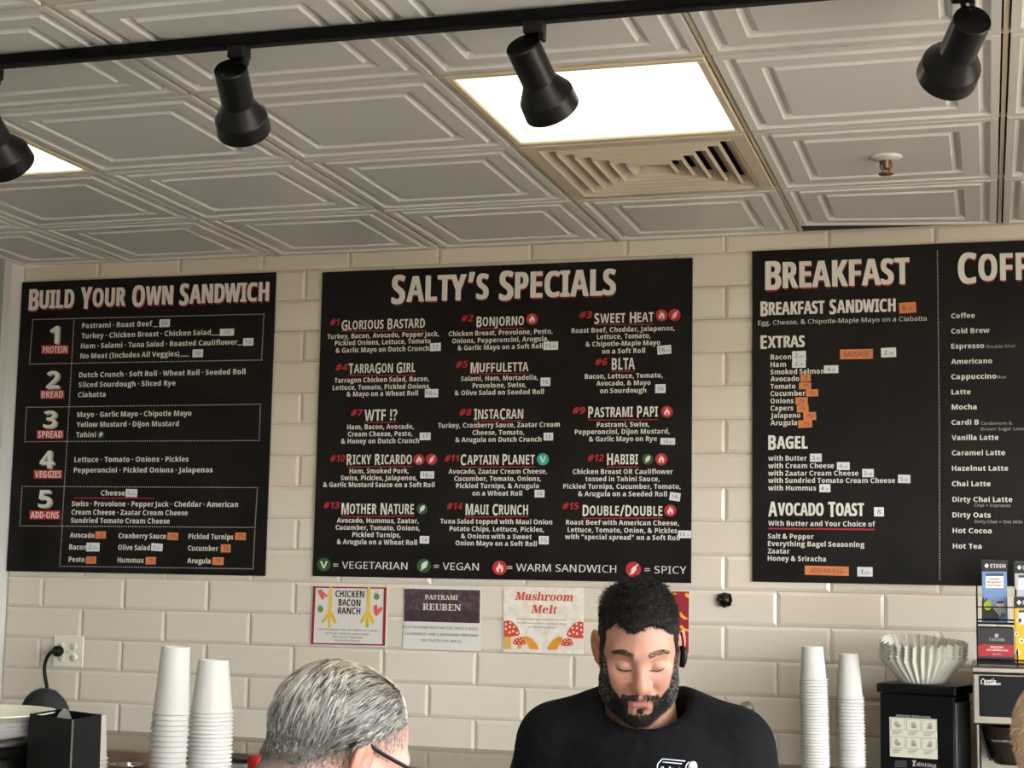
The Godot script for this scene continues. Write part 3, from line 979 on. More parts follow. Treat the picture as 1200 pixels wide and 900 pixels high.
func build_breakfast_board() -> void:
	crop = Vector3(0, 0, 1)
	var tl := at_crop(882.4, 294.3)
	var bl := at_crop(880.5, 680)
	var br := at_crop(1145, 688)
	var x0 := (tl.x + bl.x) * 0.5
	var x1 := x0 + 1.36
	var t := thing("menu_board", "black menu board headed breakfast and coffee, split by a dotted line", "menu board", Vector3(x0, bl.y, 0.013), "black menu boards")
	part(t, "panel", board_box(x0, x1, (bl.y + br.y) * 0.5, tl.y), M.board)
	crop = Vector3(870, 280, 3.6364)
	heading(t, "Breakfast", 97, 706, 146, 124, 7.0, 0.90)
	heading(t, "Coffee", 918, 1345, 118, 134, 7.0, 0.86)
	heading(t, "Breakfast Sandwich", 77, 650, 290, 64)
	heading(t, "Extras", 77, 263, 438, 58)
	dots(t, [Vector2(831, 52), Vector2(839, 764), Vector2(841, 1462)], 2.8, 10.0)
	write(t, "Egg, Cheese, & Chipotle-Maple Mayo on a Ciabatta", 67, 785, 348, 19, M.white_ink, "sansthin")
	for l in [["Bacon", 120, 208, 503], ["Ham", 120, 186, 535], ["Smoked Salmon", 120, 350, 565], ["Avocado", 120, 242, 596], ["Tomato", 120, 226, 628], ["Cucumber", 120, 268, 658], ["Onions", 120, 218, 690], ["Capers", 120, 217, 721], ["Jalapeno", 120, 247, 752], ["Coffee", 890, 990, 327], ["Cold Brew", 890, 1053, 391], ["Espresso", 890, 1030, 456], ["Americano", 890, 1064, 521], ["Cappuccino", 890, 1082, 586], ["Latte", 891, 972, 652], ["Mocha", 892, 998, 716]]:
		write(t, l[0], l[1], l[2], l[3], 21)
	write(t, "Double Shot", 1040, 1163, 457, 14, M.grey_ink, "sansthin")
	write(t, "8oz", 1086, 1125, 588, 12, M.grey_ink, "sansthin")
	for s in [[668, 740, 271, 316, "6.25", true, 0.04], [212, 271, 478, 516, "2.50", false, 0.02], [212, 270, 514, 549, "2.50", false, -0.01], [348, 409, 539, 572, "4.50", false, 0.0], [247, 291, 577, 608, ".2", true, 0.02], [241, 293, 612, 641, ".75", true, -0.03], [271, 323, 641, 671, "75", true, 0.02], [226, 278, 675, 706, "75", true, -0.03], [232, 282, 707, 739, "75", true, 0.04], [260, 314, 738, 772, "75", true, 0.03], [416, 556, 470, 512, "SAUSAGE", true, 0.0], [591, 655, 464, 504, "2.50", false, 0.03]]:
		sticker(t, s[0], s[1], s[2], s[3], s[4], s[5], s[6])
	crop = Vector3(870, 480, 3.6364)
	heading(t, "Bagel", 110, 275, 140, 62)
	heading(t, "Avocado Toast", 110, 515, 425, 64)
	for l in [["Arugula", 120, 233, 56], ["with Butter", 110, 274, 207], ["with Cream Cheese", 110, 390, 239], ["with Zaatar Cream Cheese", 110, 494, 271], ["with Sundried Tomato Cream Cheese", 110, 650, 302], ["with Hummus", 110, 314, 334], ["With Butter and Your Choice of", 110, 566, 486], ["Salt & Pepper", 109, 304, 540], ["Everything Bagel Seasoning", 109, 520, 573], ["Zaatar", 109, 201, 603], ["Honey & Sriracha", 108, 356, 635], ["Cardi B", 891, 1007, 54], ["Vanilla Latte", 892, 1091, 119], ["Caramel Latte", 893, 1119, 184], ["Hazelnut Latte", 893, 1132, 250], ["Chai Latte", 893, 1057, 316], ["Dirty Chai Latte", 895, 1150, 383], ["Dirty Oats", 895, 1058, 449], ["Hot Cocoa", 896, 1062, 516], ["Hot Tea", 897, 1019, 582]]:
		write(t, l[0], l[1], l[2], l[3], 21)
	for l in [["Cardamom &", 1017, 1150, 58], ["Brown Sugar Latte", 1017, 1205, 82], ["Chai + Espresso", 988, 1143, 408], ["Dirty Chai + Oat Milk", 990, 1195, 478]]:
		write(t, l[0], l[1], l[2], l[3], 13, M.grey_ink, "sansthin")
	rule(t, 110, 564, 507, 511, 7, M.dark_red_ink, "underline")
	for s in [[238, 297, 45, 77, ".75", true, 0.05], [288, 338, 188, 222, "3.00", false, 0.0], [403, 457, 224, 257, "4.25", false, 0.0], [511, 560, 253, 288, "5.00", false, 0.0], [663, 716, 278, 313, "5.00", false, -0.03], [328, 375, 318, 352, "4.25", false, 0.0], [561, 603, 416, 455, "8", false, 0.0], [266, 453, 667, 706, "ADD AN EGG", true, -0.01], [490, 555, 671, 711, "1.25", false, 0.0]]:
		sticker(t, s[0], s[1], s[2], s[3], s[4], s[5], s[6])

# ---------------------------------------------------------------- paper flyers under the boards
func paper(called: String, label: String, corners: Array, m: Material) -> Node3D:
	face_wall(0.0115)
	crop = Vector3(0, 0, 1)
	var c := []
	for p in corners: c.append(at_crop(p[0], p[1]))
	var x0: float = (c[0].x + c[3].x) * 0.5
	var x1: float = (c[1].x + c[2].x) * 0.5
	var y1: float = (c[0].y + c[1].y) * 0.5
	var y0: float = (c[2].y + c[3].y) * 0.5
	var t := thing(called, label, "flyer", Vector3(x0, y0, 0.010), "paper flyers on the tiles")
	# a slightly wavy sheet
	var st := st_new(true)
	var nx := 10
	var ny := 8
	var wave := FastNoiseLite.new()
	wave.seed = int(x0 * 1000.0)
	wave.frequency = 9.0
	var g := []
	for j in ny + 1:
		for i in nx + 1:
			var x := lerpf(x0, x1, float(i) / nx)
			var y := lerpf(y0, y1, float(j) / ny)
			g.append(Vector3(x, y, 0.0110 + wave.get_noise_2d(x, y) * 0.0005))
	for j in ny:
		for i in nx:
			var a := j * (nx + 1) + i
			quad(st, g[a], g[a + nx + 1], g[a + nx + 2], g[a + 1])
	part(t, "sheet", done(st), m)
	return t

func build_flyers() -> void:
	var cream := grain(mat(Color(1, 1, 1), 0.75), noise_tex(0.03, Color(0.80, 0.76, 0.70), Color(0.90, 0.87, 0.82), 128, 3), 6.0)
	# chicken bacon ranch: crop of the picture read at 10 times
	var t := paper("paper_flyer", "chicken bacon ranch flyer with red border and yellow chicken legs on the tiles", [[365.5, 686], [455, 688], [453.5, 757.5], [363.2, 756.5]], M.paper)
	crop = Vector3(350, 680, 10.0)
	face_wall(0.0125)
	for e in [[[172, 70], [1032, 84], [1032, 100], [172, 88]], [[142, 732], [1012, 750], [1012, 768], [142, 748]], [[172, 70], [202, 72], [172, 745], [142, 745]], [[1002, 84], [1032, 84], [1012, 765], [982, 765]]]:
		var b := []
		for p in e: b.append(Vector2(p[0], p[1]))
		poly(t, "border", b, M.dark_red_ink)
	var yellow := mat(Color(0.85, 0.70, 0.20), 0.7)
	for x in [[378.0, 360.0], [825.0, 808.0]]:
		var a: float = x[0]
		var b: float = x[1]
		poly(t, "chicken_leg", [Vector2(a - 15, 78), Vector2(a + 18, 78), Vector2(b + 28, 360), Vector2(b + 88, 490), Vector2(b + 60, 512), Vector2(b + 18, 425), Vector2(b + 14, 555), Vector2(b - 18, 555), Vector2(b - 14, 425), Vector2(b - 65, 505), Vector2(b - 92, 490), Vector2(b - 8, 355)], yellow, 0.0009)
	for l in [["CHICKEN", 432, 768, 160], ["BACON", 468, 726, 262], ["RANCH", 462, 724, 358]]:
		write(t, l[0], l[1], l[2], l[3], 78, M.black_ink)
	for l in [["CHICKEN BREAST, BACON, AMERICAN CHEESE,", 225, 935, 582], ["LETTUCE, TOMATO, AND PICKLES", 318, 830, 628], ["WITH RANCH DRESSING", 395, 752, 668], ["ON DUTCH CRUNCH", 420, 722, 707]]:
		write(t, l[0], l[1], l[2], l[3], 20, M.pen, "sansthin")
	var bacon := mat(Color(0.80, 0.36, 0.32), 0.7)
	for p in [[[222, 125], [262, 104], [345, 185], [322, 200], [300, 178], [302, 215], [272, 228], [240, 160]], [[882, 300], [918, 282], [925, 340], [965, 308], [988, 330], [930, 412], [902, 418], [880, 380]]]:
		var b := []
		for q in p: b.append(Vector2(q[0], q[1]))
		poly(t, "bacon_print", b, bacon, 0.0009)
	var green := mat(Color(0.42, 0.52, 0.22), 0.7)
	for p in [[915.0, 185.0], [257.0, 330.0]]:
		var b := []
		for q in [[-10, 45], [-34, 25], [-32, -10], [-18, -22], [-26, -52], [-10, -30], [-2, -22], [12, -55], [14, -25], [34, -8], [32, 25], [12, 45]]: b.append(Vector2(p[0] + q[0], p[1] + q[1]))
		poly(t, "lettuce_print", b, green, 0.0009)
	# pastrami reuben, read at 5 times
	t = paper("paper_flyer", "pastrami reuben flyer with a dark city photograph above black text", [[474.5, 687], [565.5, 688], [563.5, 762.5], [471.5, 761]], M.paper)
	crop = Vector3(440, 680, 5.0)
	face_wall(0.0125)
	var night := mat(Color(1, 1, 1), 0.6)
	night.albedo_texture = city_print()
	var tl := at_crop(172, 49)
	var br := at_crop(610, 252)
	var st := st_new()
	var c4 := [Vector3(tl.x, tl.y, 0.0006), Vector3(br.x, tl.y, 0.0006), Vector3(br.x, br.y, 0.0006), Vector3(tl.x, br.y, 0.0006)]
	for i in [0, 1, 2, 0, 2, 3]:
		st.set_uv([Vector2(0, 0), Vector2(1, 0), Vector2(1, 1), Vector2(0, 1)][i])
		st.add_vertex(c4[i])
	part(t, "photo_print", done(st), night, print_face)
	write(t, "PASTRAMI", 290, 482, 100, 26, M.white_ink, "serif", 0.0011)
	write(t, "REUBEN", 277, 502, 158, 38, M.white_ink, "serif", 0.0011)
	for l in [["HOT PASTRAMI WITH MELTED SWISS CHEESE,", 166, 604, 279], ["SAUERKRAUT, AND 1,000 ISLAND DRESSING", 172, 600, 318], ["ON TOASTED RYE BREAD.", 266, 508, 355]]:
		write(t, l[0], l[1], l[2], l[3], 14, M.pen, "sansthin")
	# mushroom melt, read at 10 times
	t = paper("paper_flyer", "cream mushroom melt flyer printed with red spotted mushrooms", [[590.5, 687.5], [685, 688.5], [683.5, 766.5], [589, 764]], cream)
	crop = Vector3(580, 680, 10.0)
	face_wall(0.0125)
	var rust := mat(Color(0.75, 0.25, 0.09), 0.7)
	part(t, "lettering", line_mesh([["Mushroom", 1.0]], 235, 910, 190, 95, "serif", 0.0006, 0.20), rust, print_face)
	part(t, "lettering", line_mesh([["Melt", 1.0]], 425, 722, 340, 95, "serif", 0.0006, 0.20), rust, print_face)
	for l in [["Hot Roast Beef with Grilled Mushrooms,", 262, 840, 458], ["Melted Swiss Cheese and Garlic Mayo", 268, 842, 505], ["on Toasted Sourdough", 385, 715, 550]]:
		write(t, l[0], l[1], l[2], l[3], 20, M.pen, "sansthin")
	var amber := mat(Color(0.80, 0.53, 0.10), 0.7)
	var stalk := mat(Color(0.78, 0.63, 0.32), 0.7)
	var pale := mat(Color(0.84, 0.78, 0.74), 0.7)
	poly(t, "mushroom_print", [Vector2(320, 660), Vector2(370, 655), Vector2(430, 680), Vector2(485, 740), Vector2(520, 808), Vector2(412, 808), Vector2(380, 740), Vector2(345, 690)], amber, 0.0007)
	poly(t, "mushroom_print", [Vector2(800, 670), Vector2(750, 660), Vector2(690, 690), Vector2(640, 755), Vector2(612, 812), Vector2(725, 815), Vector2(750, 760), Vector2(790, 710)], amber, 0.0007)
	poly(t, "mushroom_print", rect(110, 190, 655, 806), stalk, 0.0007)
	poly(t, "mushroom_print", rect(945, 1036, 672, 815), pale, 0.0007)
	poly(t, "mushroom_print", rect(265, 310, 755, 806), stalk, 0.0007)
	poly(t, "mushroom_print", rect(830, 875, 765, 812), pale, 0.0007)
	mushroom_cap(t, [Vector2(108, 482), Vector2(150, 470), Vector2(200, 482), Vector2(250, 530), Vector2(285, 590), Vector2(292, 630), Vector2(270, 652), Vector2(190, 662), Vector2(108, 662)], [[130, 515, 13], [182, 500, 13], [175, 548, 14], [225, 548, 13], [128, 568, 13], [215, 597, 14], [175, 612, 14], [262, 615, 14]], rust)
	mushroom_cap(t, [Vector2(1038, 492), Vector2(990, 482), Vector2(935, 500), Vector2(880, 560), Vector2(850, 610), Vector2(842, 645), Vector2(870, 665), Vector2(950, 680), Vector2(1038, 680)], [[958, 512, 13], [1010, 525, 13], [910, 558, 13], [963, 560, 14], [1012, 582, 13], [922, 608, 14], [874, 625, 14], [964, 626, 14], [1030, 634, 10]], rust)
	mushroom_cap(t, [Vector2(205, 740), Vector2(232, 692), Vector2(285, 662), Vector2(335, 675), Vector2(370, 745), Vector2(330, 758), Vector2(250, 758)], [[285, 680, 8], [262, 703, 8], [300, 708, 8], [238, 728, 8], [280, 735, 8], [325, 690, 8], [335, 735, 8]], rust)
	mushroom_cap(t, [Vector2(768, 755), Vector2(795, 700), Vector2(845, 672), Vector2(895, 690), Vector2(922, 755), Vector2(880, 768), Vector2(810, 768)], [[845, 690, 8], [820, 712, 8], [858, 718, 8], [795, 740, 8], [838, 748, 8], [885, 712, 8], [892, 745, 8]], rust)
	# the red flyer half hidden behind the head
	t = paper("paper_flyer", "red flyer printed with yellow peppers, half hidden behind the bearded man", [[708.5, 689], [808.8, 691.5], [808.2, 767.5], [707, 766]], M.paper)
	crop = Vector3(690, 680, 9.1846)
	face_wall(0.0125)
	var crimson := mat(Color(0.55, 0.07, 0.13), 0.7)
	poly(t, "red_ground", [Vector2(193, 102), Vector2(1080, 122), Vector2(1074, 782), Vector2(185, 765)], crimson, 0.0004)
	for p in [[[860, 115], [890, 120], [955, 148], [930, 158], [885, 145]], [[1030, 150], [1055, 135], [1082, 150], [1080, 195], [1045, 180]], [[968, 345], [990, 338], [1025, 385], [1075, 412], [1035, 424], [990, 395]], [[975, 500], [1000, 478], [1030, 515], [1078, 530], [1074, 552], [1025, 548]], [[420, 360], [460, 350], [520, 400], [480, 410]], [[300, 500], [340, 480], [400, 530], [360, 550]]]:
		var b := []
		for q in p: b.append(Vector2(q[0], q[1]))
		poly(t, "pepper_print", b, mat(Color(0.90, 0.66, 0.12), 0.7), 0.0008)
	poly(t, "pepper_print", [Vector2(1035, 640), Vector2(1050, 570), Vector2(1065, 640), Vector2(1068, 690), Vector2(1035, 680)], M.red_ink, 0.0008)

func mushroom_cap(t: Node3D, pts: Array, spots: Array, m: Material) -> void:
	var o := poly(t, "mushroom_cap_print", pts, m, 0.0010)
	for s in spots:
		poly(o, "spot", disc(s[0], s[1], s[2], 10), M.paper, 0.0013)

# a dusky street photograph, as flat print
func city_print() -> ImageTexture:
	var im := Image.create(128, 64, false, Image.FORMAT_RGB8)
	var n := FastNoiseLite.new()
	n.seed = 4
	n.frequency = 0.06
	for y in 64:
		for x in 128:
			var v := n.get_noise_2d(x, y) * 0.5 + 0.5
			var w := n.get_noise_2d(x * 3.0 + 400.0, y * 0.8)
			var c := Color(0.19, 0.13, 0.15).lerp(Color(0.42, 0.33, 0.38), v * v)
			if w > 0.35: c = c.lerp(Color(0.62, 0.36, 0.22), 0.5)
			if y > 40: c = c.darkened(0.25)
			im.set_pixel(x, y, c)
	return ImageTexture.create_from_image(im)

# ---------------------------------------------------------------- small things on the tiled wall
func gem(st: SurfaceTool, c: Vector3, r: Vector3, sd: int) -> void:
	var g := RandomNumberGenerator.new()
	g.seed = sd
	var rows := [[0.0, 1.0], [0.62, 0.72], [1.0, 0.10], [0.86, -0.45], [0.0, -0.6]]
	var pts := []
	for i in rows.size():
		var ring := []
		for k in 8:
			var a := TAU * (k + 0.5 * (i % 2)) / 8.0
			var j := 1.0 + g.randf_range(-0.10, 0.10)
			ring.append(c + Vector3(cos(a) * rows[i][0] * r.x * j, sin(a) * rows[i][0] * r.y * j, rows[i][1] * r.z))
		pts.append(ring)
	for i in rows.size() - 1:
		for k in 8:
			var l := (k + 1) % 8
			face(st, [pts[i][k], pts[i][l], pts[i + 1][l]], c)
			face(st, [pts[i][k], pts[i + 1][l], pts[i + 1][k]], c)

func build_wall_fittings() -> void:
	# two faceted knobs stuck to the tiles
	var p := on_z(849, 703, 0.022)
	var t := thing("crystal_hook", "dark faceted crystal knob stuck to a tile between two menu boards", "wall hook", Vector3(p.x, p.y, 0.009))
	var st := st_new()
	gem(st, p, Vector3(0.027, 0.025, 0.016), 3)
	part(t, "crystal", done(st), mat(Color(0.33, 0.31, 0.29), 0.08, 1.0))
	part(t, "base", lathe_mesh([Vector2(0, 0.004), Vector2(0.016, 0.004), Vector2(0.017, -0.004), Vector2(0, -0.004)], 20, Transform3D(Basis(Vector3.RIGHT, PI / 2), Vector3(p.x, p.y, 0.0125))), M.black_plastic)
	p = on_z(876, 832, 0.024)
	t = thing("crystal_hook", "clear faceted crystal knob on the tiles beside the bearded man's shoulder", "wall hook", Vector3(p.x, p.y, 0.009))
	st = st_new()
	gem(st, p, Vector3(0.026, 0.026, 0.016), 8)
	part(t, "crystal", done(st), mat(Color(0.86, 0.85, 0.83), 0.07, 0.9))
	part(t, "base", lathe_mesh([Vector2(0, 0.005), Vector2(0.014, 0.005), Vector2(0.016, -0.005), Vector2(0, -0.005)], 20, Transform3D(Basis(Vector3.RIGHT, PI / 2), Vector3(p.x, p.y, 0.0135))), M.chrome)
	# double outlet with a plug
	crop = Vector3(0, 640, 5.0)
	face_wall(0.0145)
	var a := at_crop(317, 519)
	var b := at_crop(482, 711)
	t = thing("wall_outlet", "white double wall outlet plate on the tiles with a black plug in it", "outlet", Vector3(a.x, b.y, 0.009))
	part(t, "cover_plate", box_mesh(Vector3((a.x + b.x) * 0.5, (a.y + b.y) * 0.5, 0.0118), Vector3(b.x - a.x, a.y - b.y, 0.0055), 0.002), mat(Color(0.87, 0.84, 0.76), 0.4))
	for x in [358.0, 429.0]:
		for y in [586.0, 652.0]:
			var c := at_crop(x, y)
			var o := part(t, "receptacle", lathe_mesh([Vector2(0, 0.0018), Vector2(0.0145, 0.0018), Vector2(0.0155, 0.0), Vector2(0.0155, -0.002)], 20, Transform3D(Basis(Vector3.RIGHT, PI / 2), Vector3(c.x, c.y, 0.0148))), mat(Color(0.85, 0.82, 0.74), 0.4))
			var sl := st_new()
			for e in [[-0.005, 0.003, 0.0018, 0.008], [0.005, 0.003, 0.0018, 0.0065], [0.0, -0.007, 0.004, 0.004]]:
				box(sl, Vector3(c.x + e[0], c.y + e[1], 0.0168), Vector3(e[2], e[3], 0.0006))
			part(o, "slots", done(sl), M.black_ink)
	var sc := at_crop(395, 619)
	part(t, "cover_screw", lathe_mesh([Vector2(0, 0.001), Vector2(0.0035, 0.0), Vector2(0.0035, -0.001)], 10, Transform3D(Basis(Vector3.RIGHT, PI / 2), Vector3(sc.x, sc.y, 0.0150))), M.steel)
	# the plug and its cord
	var pl := at_crop(352, 614)
	var q := Vector3(pl.x, pl.y, 0.030)
	var cord := thing("power_cord", "black power cord and round plug hanging from the wall outlet", "cord", q)
	var fr := Transform3D(Basis(Vector3.RIGHT, PI / 2), Vector3(pl.x, pl.y, 0.0))
	part(cord, "plug", lathe_mesh([Vector2(0, 0.0185), Vector2(0.018, 0.0185), Vector2(0.0195, 0.022), Vector2(0.0190, 0.036), Vector2(0.015, 0.044), Vector2(0.009, 0.048), Vector2(0, 0.050)], 20, fr), M.black_plastic)
	var p0 := Vector3(pl.x, pl.y, 0.047)
	var p1 := on_z(60.5, 764, 0.06)
	var p2 := on_z(54.5, 772, 0.062)
	var p3 := on_z(52.0, 785, 0.062)
	var p4 := on_z(54.5, 803, 0.062)
	var p5 := on_z(60, 840, 0.06)
	var p6 := Vector3(p5.x + 0.05, COUNTER + 0.004, 0.10)
	part(cord, "cable", tube_mesh(arc_path([p0, p1, p2, p3, p4, p5, p6], 5), 0.0062, 8), M.black_plastic)
	part(cord, "strain_relief", tube_mesh([p0, p0.lerp(p1, 0.55), p1], [0.0095, 0.0085, 0.0065], 10), M.black_plastic)

# ---------------------------------------------------------------- counters (all below the frame)
const COUNTER := 0.93
const LEDGE := 0.997
const SHELF := 1.12

func build_counters() -> void:
	var t := thing("back_counter", "brown topped counter running along the tiled wall", "counter", Vector3(0.6, 0, 0.33))
	part(t, "worktop", box_mesh(Vector3(0.24, COUNTER - 0.02, 0.345), Vector3(5.68, 0.04, 0.66), 0.004), M.counter)
	var up := setting("trim_2", "brown upstand between counter and tiles", "trim")
	part(up, "upstand", box_mesh(Vector3(0.24, (COUNTER + LEDGE) * 0.5 + 0.001, 0.021), Vector3(5.68, LEDGE - COUNTER - 0.002, 0.020), 0.003), M.counter)
	for k in 5:
		part(t, "door", box_mesh(Vector3(-2.03 + k * 1.135, 0.50, 0.652), Vector3(1.12, 0.74, 0.02), 0.003), M.laminate)
	part(t, "body", box_mesh(Vector3(0.24, 0.445, 0.33), Vector3(5.68, 0.89, 0.62)), M.laminate)
	# added tinted sheet over the upstand, darkens a band of the tiles
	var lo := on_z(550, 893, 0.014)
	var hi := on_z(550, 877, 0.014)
	var s := thing("tint_strip", "added tinted sheet that darkens a low band of tiles above the counter", "tint sheet", Vector3(-0.6, lo.y, 0.014))
	var clear := mat(Color(0.62, 0.57, 0.48, 0.22), 0.3)  # see-through brown tint that darkens the tiles behind
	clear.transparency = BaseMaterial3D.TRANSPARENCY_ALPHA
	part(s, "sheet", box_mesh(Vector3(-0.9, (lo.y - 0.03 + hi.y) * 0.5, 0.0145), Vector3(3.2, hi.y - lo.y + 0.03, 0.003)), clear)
	# service counter in front of the bearded man
	t = thing("service_counter", "pale service counter between the staff and the customers", "counter", Vector3(0.9, 0, 2.5))
	part(t, "worktop", box_mesh(Vector3(1.07, 0.93, 2.42), Vector3(2.92, 0.04, 0.40), 0.005), M.counter)
	part(t, "front_panel", box_mesh(Vector3(1.07, 0.455, 2.47), Vector3(2.90, 0.91, 0.26)), M.laminate)
	# raised cabinet at the left end, carrying cups and plates
	t = thing("display_cabinet", "steel topped cabinet at the end of the counter, carrying cups and plates", "cabinet", Vector3(-1.15, 0, 2.1))
	part(t, "top", box_mesh(Vector3(-1.115, SHELF - 0.015, 2.22), Vector3(1.43, 0.03, 1.66), 0.004), M.steel)
	part(t, "body", box_mesh(Vector3(-1.115, (SHELF - 0.03) * 0.5, 2.22), Vector3(1.39, SHELF - 0.03, 1.62)), M.laminate)

# ---------------------------------------------------------------- cups
func cup_mesh(rim: float, base: float, h: float) -> ArrayMesh:   # upside down, standing on its rim
	return lathe_mesh([Vector2(rim - 0.003, 0.0012), Vector2(rim - 0.0015, 0.0), Vector2(rim, 0.0014), Vector2(rim - 0.0003, 0.0034), Vector2(rim - 0.0036, 0.0046), Vector2(base, h - 0.0012), Vector2(base - 0.0012, h), Vector2(base - 0.0032, h - 0.0004), Vector2(base - 0.0042, h - 0.004), Vector2(0.0, h - 0.004)], 36)

func nth(n: int) -> String:
	var ones := ["", "first", "second", "third", "fourth", "fifth", "sixth", "seventh", "eighth", "ninth", "tenth", "eleventh", "twelfth", "thirteenth", "fourteenth", "fifteenth", "sixteenth", "seventeenth", "eighteenth", "nineteenth"]
	if n < 20: return ones[n]
	var tens := ["", "", "twent", "thirt", "fort", "fift"]
	return tens[n / 10] + ("ieth" if n % 10 == 0 else "y-" + ones[n % 10])

# nested cups from a supporting height up to the top one; the place of the top and its axis are given
func cup_stack(px: float, top_py: float, depth: float, rim: float, base: float, h: float, step: float, support: float, lean: Vector2, label: String, top_label: String, group: String) -> void:
	var top := deep(px, top_py, depth)
	var mesh := cup_mesh(rim, base, h)
	var y := top.y - h
	var n := int((y - support) / step)
	step = (y - support) / maxf(n, 1)
	for k in n + 1:
		var at := Vector3(top.x - lean.x * k * step, y - k * step, top.z - lean.y * k * step)
		if k > 0: at += Vector3(rng.randfn() * 0.0004, 0, rng.randfn() * 0.0004)
		var spin := Basis(Vector3.UP, rng.randf() * TAU)
		solo("paper_cup", top_label if k == 0 else "%s, %s from the top" % [label, nth(k + 1)], "cup", mesh, M.cup, Transform3D(Basis(Vector3.FORWARD, lean.x) * spin, at), group)

func build_left_counter_things() -> void:
	cup_stack(204.0, 757.5, 3.80, 0.0455, 0.0335, 0.158, 0.0114, SHELF, Vector2(0.03, 0.0), "large white paper cup in the stack nearer the outlet", "tall white paper cup topping the stack of large cups", "large white cups in the stack nearer the outlet")
	cup_stack(250.3, 773.0, 3.30, 0.0455, 0.0310, 0.107, 0.0079, SHELF, Vector2(0.0, 0.0), "medium white paper cup in the stack behind the grey haired man", "short white paper cup topping the stack of medium cups", "medium white cups in the stack nearer the grey haired man")
	cup_stack(103.5, 837.0, 3.55, 0.0475, 0.0390, 0.098, 0.0085, SHELF, Vector2(0.0, 0.0), "white paper soup cup in the stack behind the black carton", "white paper soup cup topping the stack behind the black carton", "white soup cups behind the black carton")
	# round steel warmer with a pile of paper plates
	var c := deep(-38, 864, 2.5)
	var t := thing("soup_warmer", "round steel food warmer with a black band, under paper plates", "food warmer", Vector3(c.x, SHELF, c.z))
	var w := Transform3D(Basis(), Vector3(c.x, SHELF, c.z))
	var h := c.y - SHELF
	part(t, "body", lathe_mesh([Vector2(0, 0.0), Vector2(0.108, 0.0), Vector2(0.110, 0.004), Vector2(0.110, h - 0.026)], 40, w), M.dark_steel)
	part(t, "band", lathe_mesh([Vector2(0.110, h - 0.026), Vector2(0.117, h - 0.024), Vector2(0.117, h - 0.010), Vector2(0.110, h - 0.008)], 40, w), M.black_plastic)
	part(t, "lid", lathe_mesh([Vector2(0.110, h - 0.008), Vector2(0.116, h - 0.007), Vector2(0.116, h - 0.001), Vector2(0.113, h), Vector2(0, h)], 40, w), M.steel)
	var plate := lathe_mesh([Vector2(0, 0.0), Vector2(0.075, 0.0), Vector2(0.085, 0.003), Vector2(0.112, 0.010), Vector2(0.1125, 0.0108), Vector2(0.085, 0.0045), Vector2(0.074, 0.0014), Vector2(0, 0.0014)], 40)
	var y := c.y
	for k in 9:
		solo("paper_plate", "white paper plate under the wide plate, %s from the bottom of the pile" % nth(k + 1), "plate", plate, M.cup, Transform3D(Basis(), Vector3(c.x + rng.randfn() * 0.001, y, c.z + rng.randfn() * 0.001)), "paper plates on the food warmer")
		y += 0.0023
	var wide := lathe_mesh([Vector2(0, 0.0), Vector2(0.088, 0.0), Vector2(0.100, 0.005), Vector2(0.128, 0.0150), Vector2(0.132, 0.0152), Vector2(0.1325, 0.0165), Vector2(0.128, 0.0168), Vector2(0.100, 0.0070), Vector2(0.088, 0.0020), Vector2(0, 0.0020)], 56)
	solo("paper_plate", "wide shallow paper plate lying on top of the plate pile", "plate", wide, mat(Color(0.93, 0.91, 0.83), 0.55), Transform3D(Basis(), Vector3(c.x, y + 0.0035, c.z)), "paper plates on the food warmer")
	# black carton, one corner towards the viewer
	var k0 := deep(85.5, 843.3, 2.36)
	var ka := deep(34.5, 840.8, 2.44)
	var kb := deep(119, 841.5, 2.45)
	ka.y = k0.y
	kb.y = k0.y
	var kd := ka + kb - k0
	t = thing("black_carton", "tall black cardboard carton standing with one corner forward beside the plates", "carton", Vector3(k0.x, SHELF, k0.z))
	var q := [ka, k0, kb, kd]
	var st := st_new()
	var mid := (ka + kb) * 0.5
	for i in 4:
		var j := (i + 1) % 4
		var lo := [q[i], q[j]]
		for e in 2:
			lo[e] = Vector3(lo[e].x + (lo[e].x - mid.x) * 0.06, SHELF, lo[e].z + (lo[e].z - mid.z) * 0.06)
		face(st, [q[i], q[j], lo[1], lo[0]], Vector3(mid.x, SHELF + 0.05, mid.z))
		var qi: Vector3 = q[i].lerp(mid, 0.03)
		var qj: Vector3 = q[j].lerp(mid, 0.03)
		face(st, [q[i], q[j], qj, qi], Vector3(mid.x, SHELF, mid.z))
		face(st, [qi, qj, Vector3(qj.x, SHELF + 0.02, qj.z), Vector3(qi.x, SHELF + 0.02, qi.z)], mid + (mid - qi) * -5.0)
	face(st, [Vector3(ka.x, SHELF + 0.01, ka.z), Vector3(k0.x, SHELF + 0.01, k0.z), Vector3(kb.x, SHELF + 0.01, kb.z), Vector3(kd.x, SHELF + 0.01, kd.z)], Vector3(mid.x, 0, mid.z))
	part(t, "side_walls", done(st), mat(Color(0.040, 0.040, 0.042), 0.55, 0.0, 0.3))
	var foot := Vector3(k0.x + (k0.x - mid.x) * 0.06, SHELF, k0.z + (k0.z - mid.z) * 0.06)
	part(t, "grey_edge", tube_mesh([k0 + Vector3(0, -0.001, 0.0003), foot + Vector3(0, 0.001, 0.0003)], 0.0016, 6), mat(Color(0.32, 0.31, 0.30), 0.7))  # lighter grey strip down the front corner
	# crumpled clear wrapper sticking out of the carton
	st = st_new()
	var g := RandomNumberGenerator.new()
	g.seed = 5
	var rows := []
